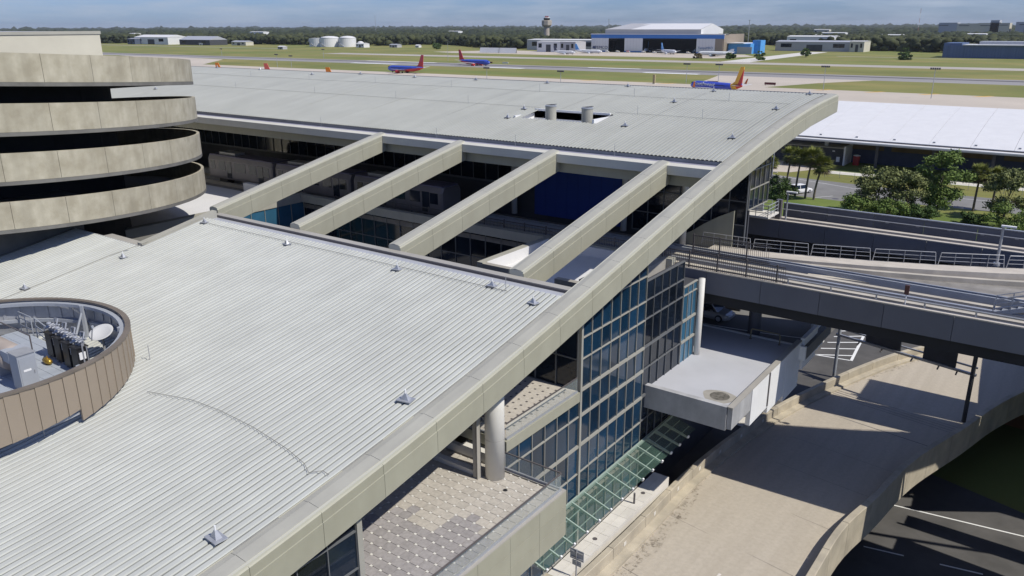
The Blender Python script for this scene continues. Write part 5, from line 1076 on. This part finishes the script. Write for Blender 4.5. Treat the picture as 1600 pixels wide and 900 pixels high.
for k, (x, y) in enumerate(((-178,432),(-148,438),(-420,567),(-436,566),(-690,430))):
    s3 = empty('runway_sign', (x, y, 0), ['dark red runway sign left of the striped tail', 'long dark red runway sign behind the striped tail', 'white runway sign behind the right-facing airliner', 'small dark runway sign on the far grass', 'white runway sign far left'][k], 'sign', 'runway signs'); MB().box(-3,3,-.2,.2,.4,1.6).build('panel', (mat('sign_dark', (.12,.03,.03), .6), W_h)[k in (2, 4)], s3, local=True); MB().box(-2.6,-2.4,-.1,.1,0,.4).box(2.4,2.6,-.1,.1,0,.4).build('legs', M_rail, s3, local=True)
for k in range(9): s3 = empty('service_vehicle', (-500+k*15+3*math.sin(k*5), 884-2*math.cos(k*3), .02), ['leftmost', 'second', 'third', 'fourth', 'middle', 'sixth', 'seventh', 'eighth', 'rightmost'][k]+' small service vehicle in the row on the hangar apron', 'vehicle', 'service vehicles on the hangar apron'); MB().box(-2.2,2.2,-.95,.95,.4,1.3).build('chassis', W_h, s3, local=True); MB().box(-2.2,.4,-.9,.9,1.3,2.2).build('cab', (W_h, M_cream, M_red)[k % 3], s3, local=True); MB().box(-1.6,-.9,-1,1,0,.6).box(.9,1.6,-1,1,0,.6).build('wheels', M_black, s3, local=True)
# ------------------------------------------------------------------ trees on the airfield edge and the far wood
def ico():
    p = (1+5**.5)/2; v = np.array([(-1,p,0),(1,p,0),(-1,-p,0),(1,-p,0),(0,-1,p),(0,1,p),(0,-1,-p),(0,1,-p),(p,0,-1),(p,0,1),(-p,0,-1),(-p,0,1)], float); v /= np.linalg.norm(v[0])
    f = [(0,11,5),(0,5,1),(0,1,7),(0,7,10),(0,10,11),(1,5,9),(5,11,4),(11,10,2),(10,7,6),(7,1,8),(3,9,4),(3,4,2),(3,2,6),(3,6,8),(3,8,9),(4,9,5),(2,4,11),(6,2,10),(8,6,7),(9,8,1)]
    vl = [tuple(x) for x in v]; out = []; cache = {}
    def mid(a, b):
        k = (min(a,b), max(a,b))
        if k not in cache: q = (np.array(vl[a])+np.array(vl[b])); q /= np.linalg.norm(q); vl.append(tuple(q)); cache[k] = len(vl)-1
        return cache[k]
    for a, b, c in f: ab, bc, ca_ = mid(a,b), mid(b,c), mid(c,a); out += [(a,ab,ca_),(b,bc,ab),(c,ca_,bc),(ab,bc,ca_)]
    return np.array(vl), np.array(out)
IV, IF = ico()
def wood_mesh(pts, m, name):
    """pts: rows of x,y,radius,height; each crown is a few rough clumps"""
    n = len(pts); rng = np.random.default_rng(5)
    jit = rng.uniform(.62, 1.28, (n, len(IV), 1)); c = np.stack([pts[:,0], pts[:,1], pts[:,3]-pts[:,2]*.75], 1)
    V = IV[None]*jit*np.stack([pts[:,2], pts[:,2], pts[:,2]*.8], 1)[:, None, :]+c[:, None, :]
    F = IF[None]+(np.arange(n)*len(IV))[:, None, None]; return raw_mesh(name, V.reshape(-1, 3), F.reshape(-1, 3), m)
M_wood1 = mat('wood_dark', (.020,.031,.013), .9, .4, .035, col2=(.042,.055,.020), bump=1.0, bscale=.6); M_wood2 = mat('wood_mid', (.026,.038,.014), .9, .4, .03, col2=(.066,.074,.026), bump=1.0, bscale=.6)
# tree line as distance from the camera against bearing (degrees left of +Y)
EDGE = [(72,1835),(62,1850),(59,1800),(56.5,1690),(53.5,1600),(50,1490),(46,1430),(44.5,1370),(43,1440),(40.5,1440),(38,1190),(35,1150),(33.4,1250),(31,1480),(26,1480),(22,1420),(18.6,1380),(16.8,1170),(14.5,1115),(12,1095),(9,1060),(6,1020),(2,1000),(-8,980)]
eb, ed = np.array([e[0] for e in EDGE])[::-1], np.array([e[1] for e in EDGE])[::-1]
def scatter(n, d0, d1, rmin, rmax, hmin, hmax, rng, pw=1.0):
    b = rng.uniform(-8, 72, n); e = np.interp(b, eb, ed); u = rng.uniform(0, 1, n)**pw; d = np.maximum(e+rng.uniform(0, 12, n), 0)+d0+(d1-d0)*u; a = np.radians(b)
    return np.stack([-d*np.sin(a), d*np.cos(a), rng.uniform(rmin, rmax, n), rng.uniform(hmin, hmax, n)], 1)
rg = np.random.default_rng(11)
front = np.concatenate([scatter(1900, 0, 60, 3.2, 7.5, 6, 17, rg), scatter(2600, 40, 420, 5, 10, 10, 17, rg)])
stuff(tag(link('near_wood', wood_mesh(front, M_wood2, 'near_wood')), 'dark mixed wood along the far edge of the airfield', 'wood'))
far = np.concatenate([scatter(3200, 350, 1500, 8, 16, 9, 14.5, rg), scatter(3600, 1400, 7000, 20, 44, 10, 16, rg, .8), scatter(1500, 6000, 14000, 60, 110, 10, 17, rg)])
far[:,3] = np.minimum(far[:,3], 17)
stuff(tag(link('far_wood', wood_mesh(far, M_wood1, 'far_wood')), 'endless flat dark forest stretching to the horizon', 'wood'))
for k, (x, y, h, r_, lb) in enumerate(((-252,842,8,6,'round dark tree on the grass behind the diagonal taxiway'), (-266,752,8,5.5,'dark tree beside the fuselage row right of the hangar'), (-300,765,5,6,'low dark tree at the end of the hangar apron'), (-178,936,9,4.5,'slim tree on the grass in front of the right wood'), (-156,822,6,6,'spiky bush on the grass left of the blue-grey hangar'), (-163,850,7,5,'dark bush behind the spiky bush'), (-770,880,5,5,'pale shrub on the far grass'), (-820,935,7,8,'bushy tree clump at the wood edge above the runway'), (-330,760,4,5,'brown bush in front of the hangar apron'), (-605,905,9,8,'dark tree left of the cargo building'))):
    tree('airfield_tree', (x, y, 0), h, r_, lb, L_dark if k != 8 else L_palmdead, 200+k, 900, .75, .5, low=.1, nb=8, group='single trees on the airfield')

# ------------------------------------------------------------------ haze
hz_ = MB().box(-19000, 19000, -3500, 19500, -11.5, 90).build('haze', None); hz_['kind'] = 'stuff'; hz_['label'] = 'thin blue summer haze over the airfield and the far wood'; hz_['category'] = 'haze'
hm_ = bpy.data.materials.new('haze'); hm_.use_nodes = True; ht = hm_.node_tree; ht.nodes.clear()
ho = ht.nodes.new('ShaderNodeOutputMaterial'); hv_ = ht.nodes.new('ShaderNodeVolumePrincipled'); hv_.inputs['Color'].default_value = (.86,.92,1,1); hv_.inputs['Density'].default_value = 3.4e-5; hv_.inputs['Anisotropy'].default_value = .2
ht.links.new(hv_.outputs['Volume'], ho.inputs['Volume']); hz_.data.materials.append(hm_)
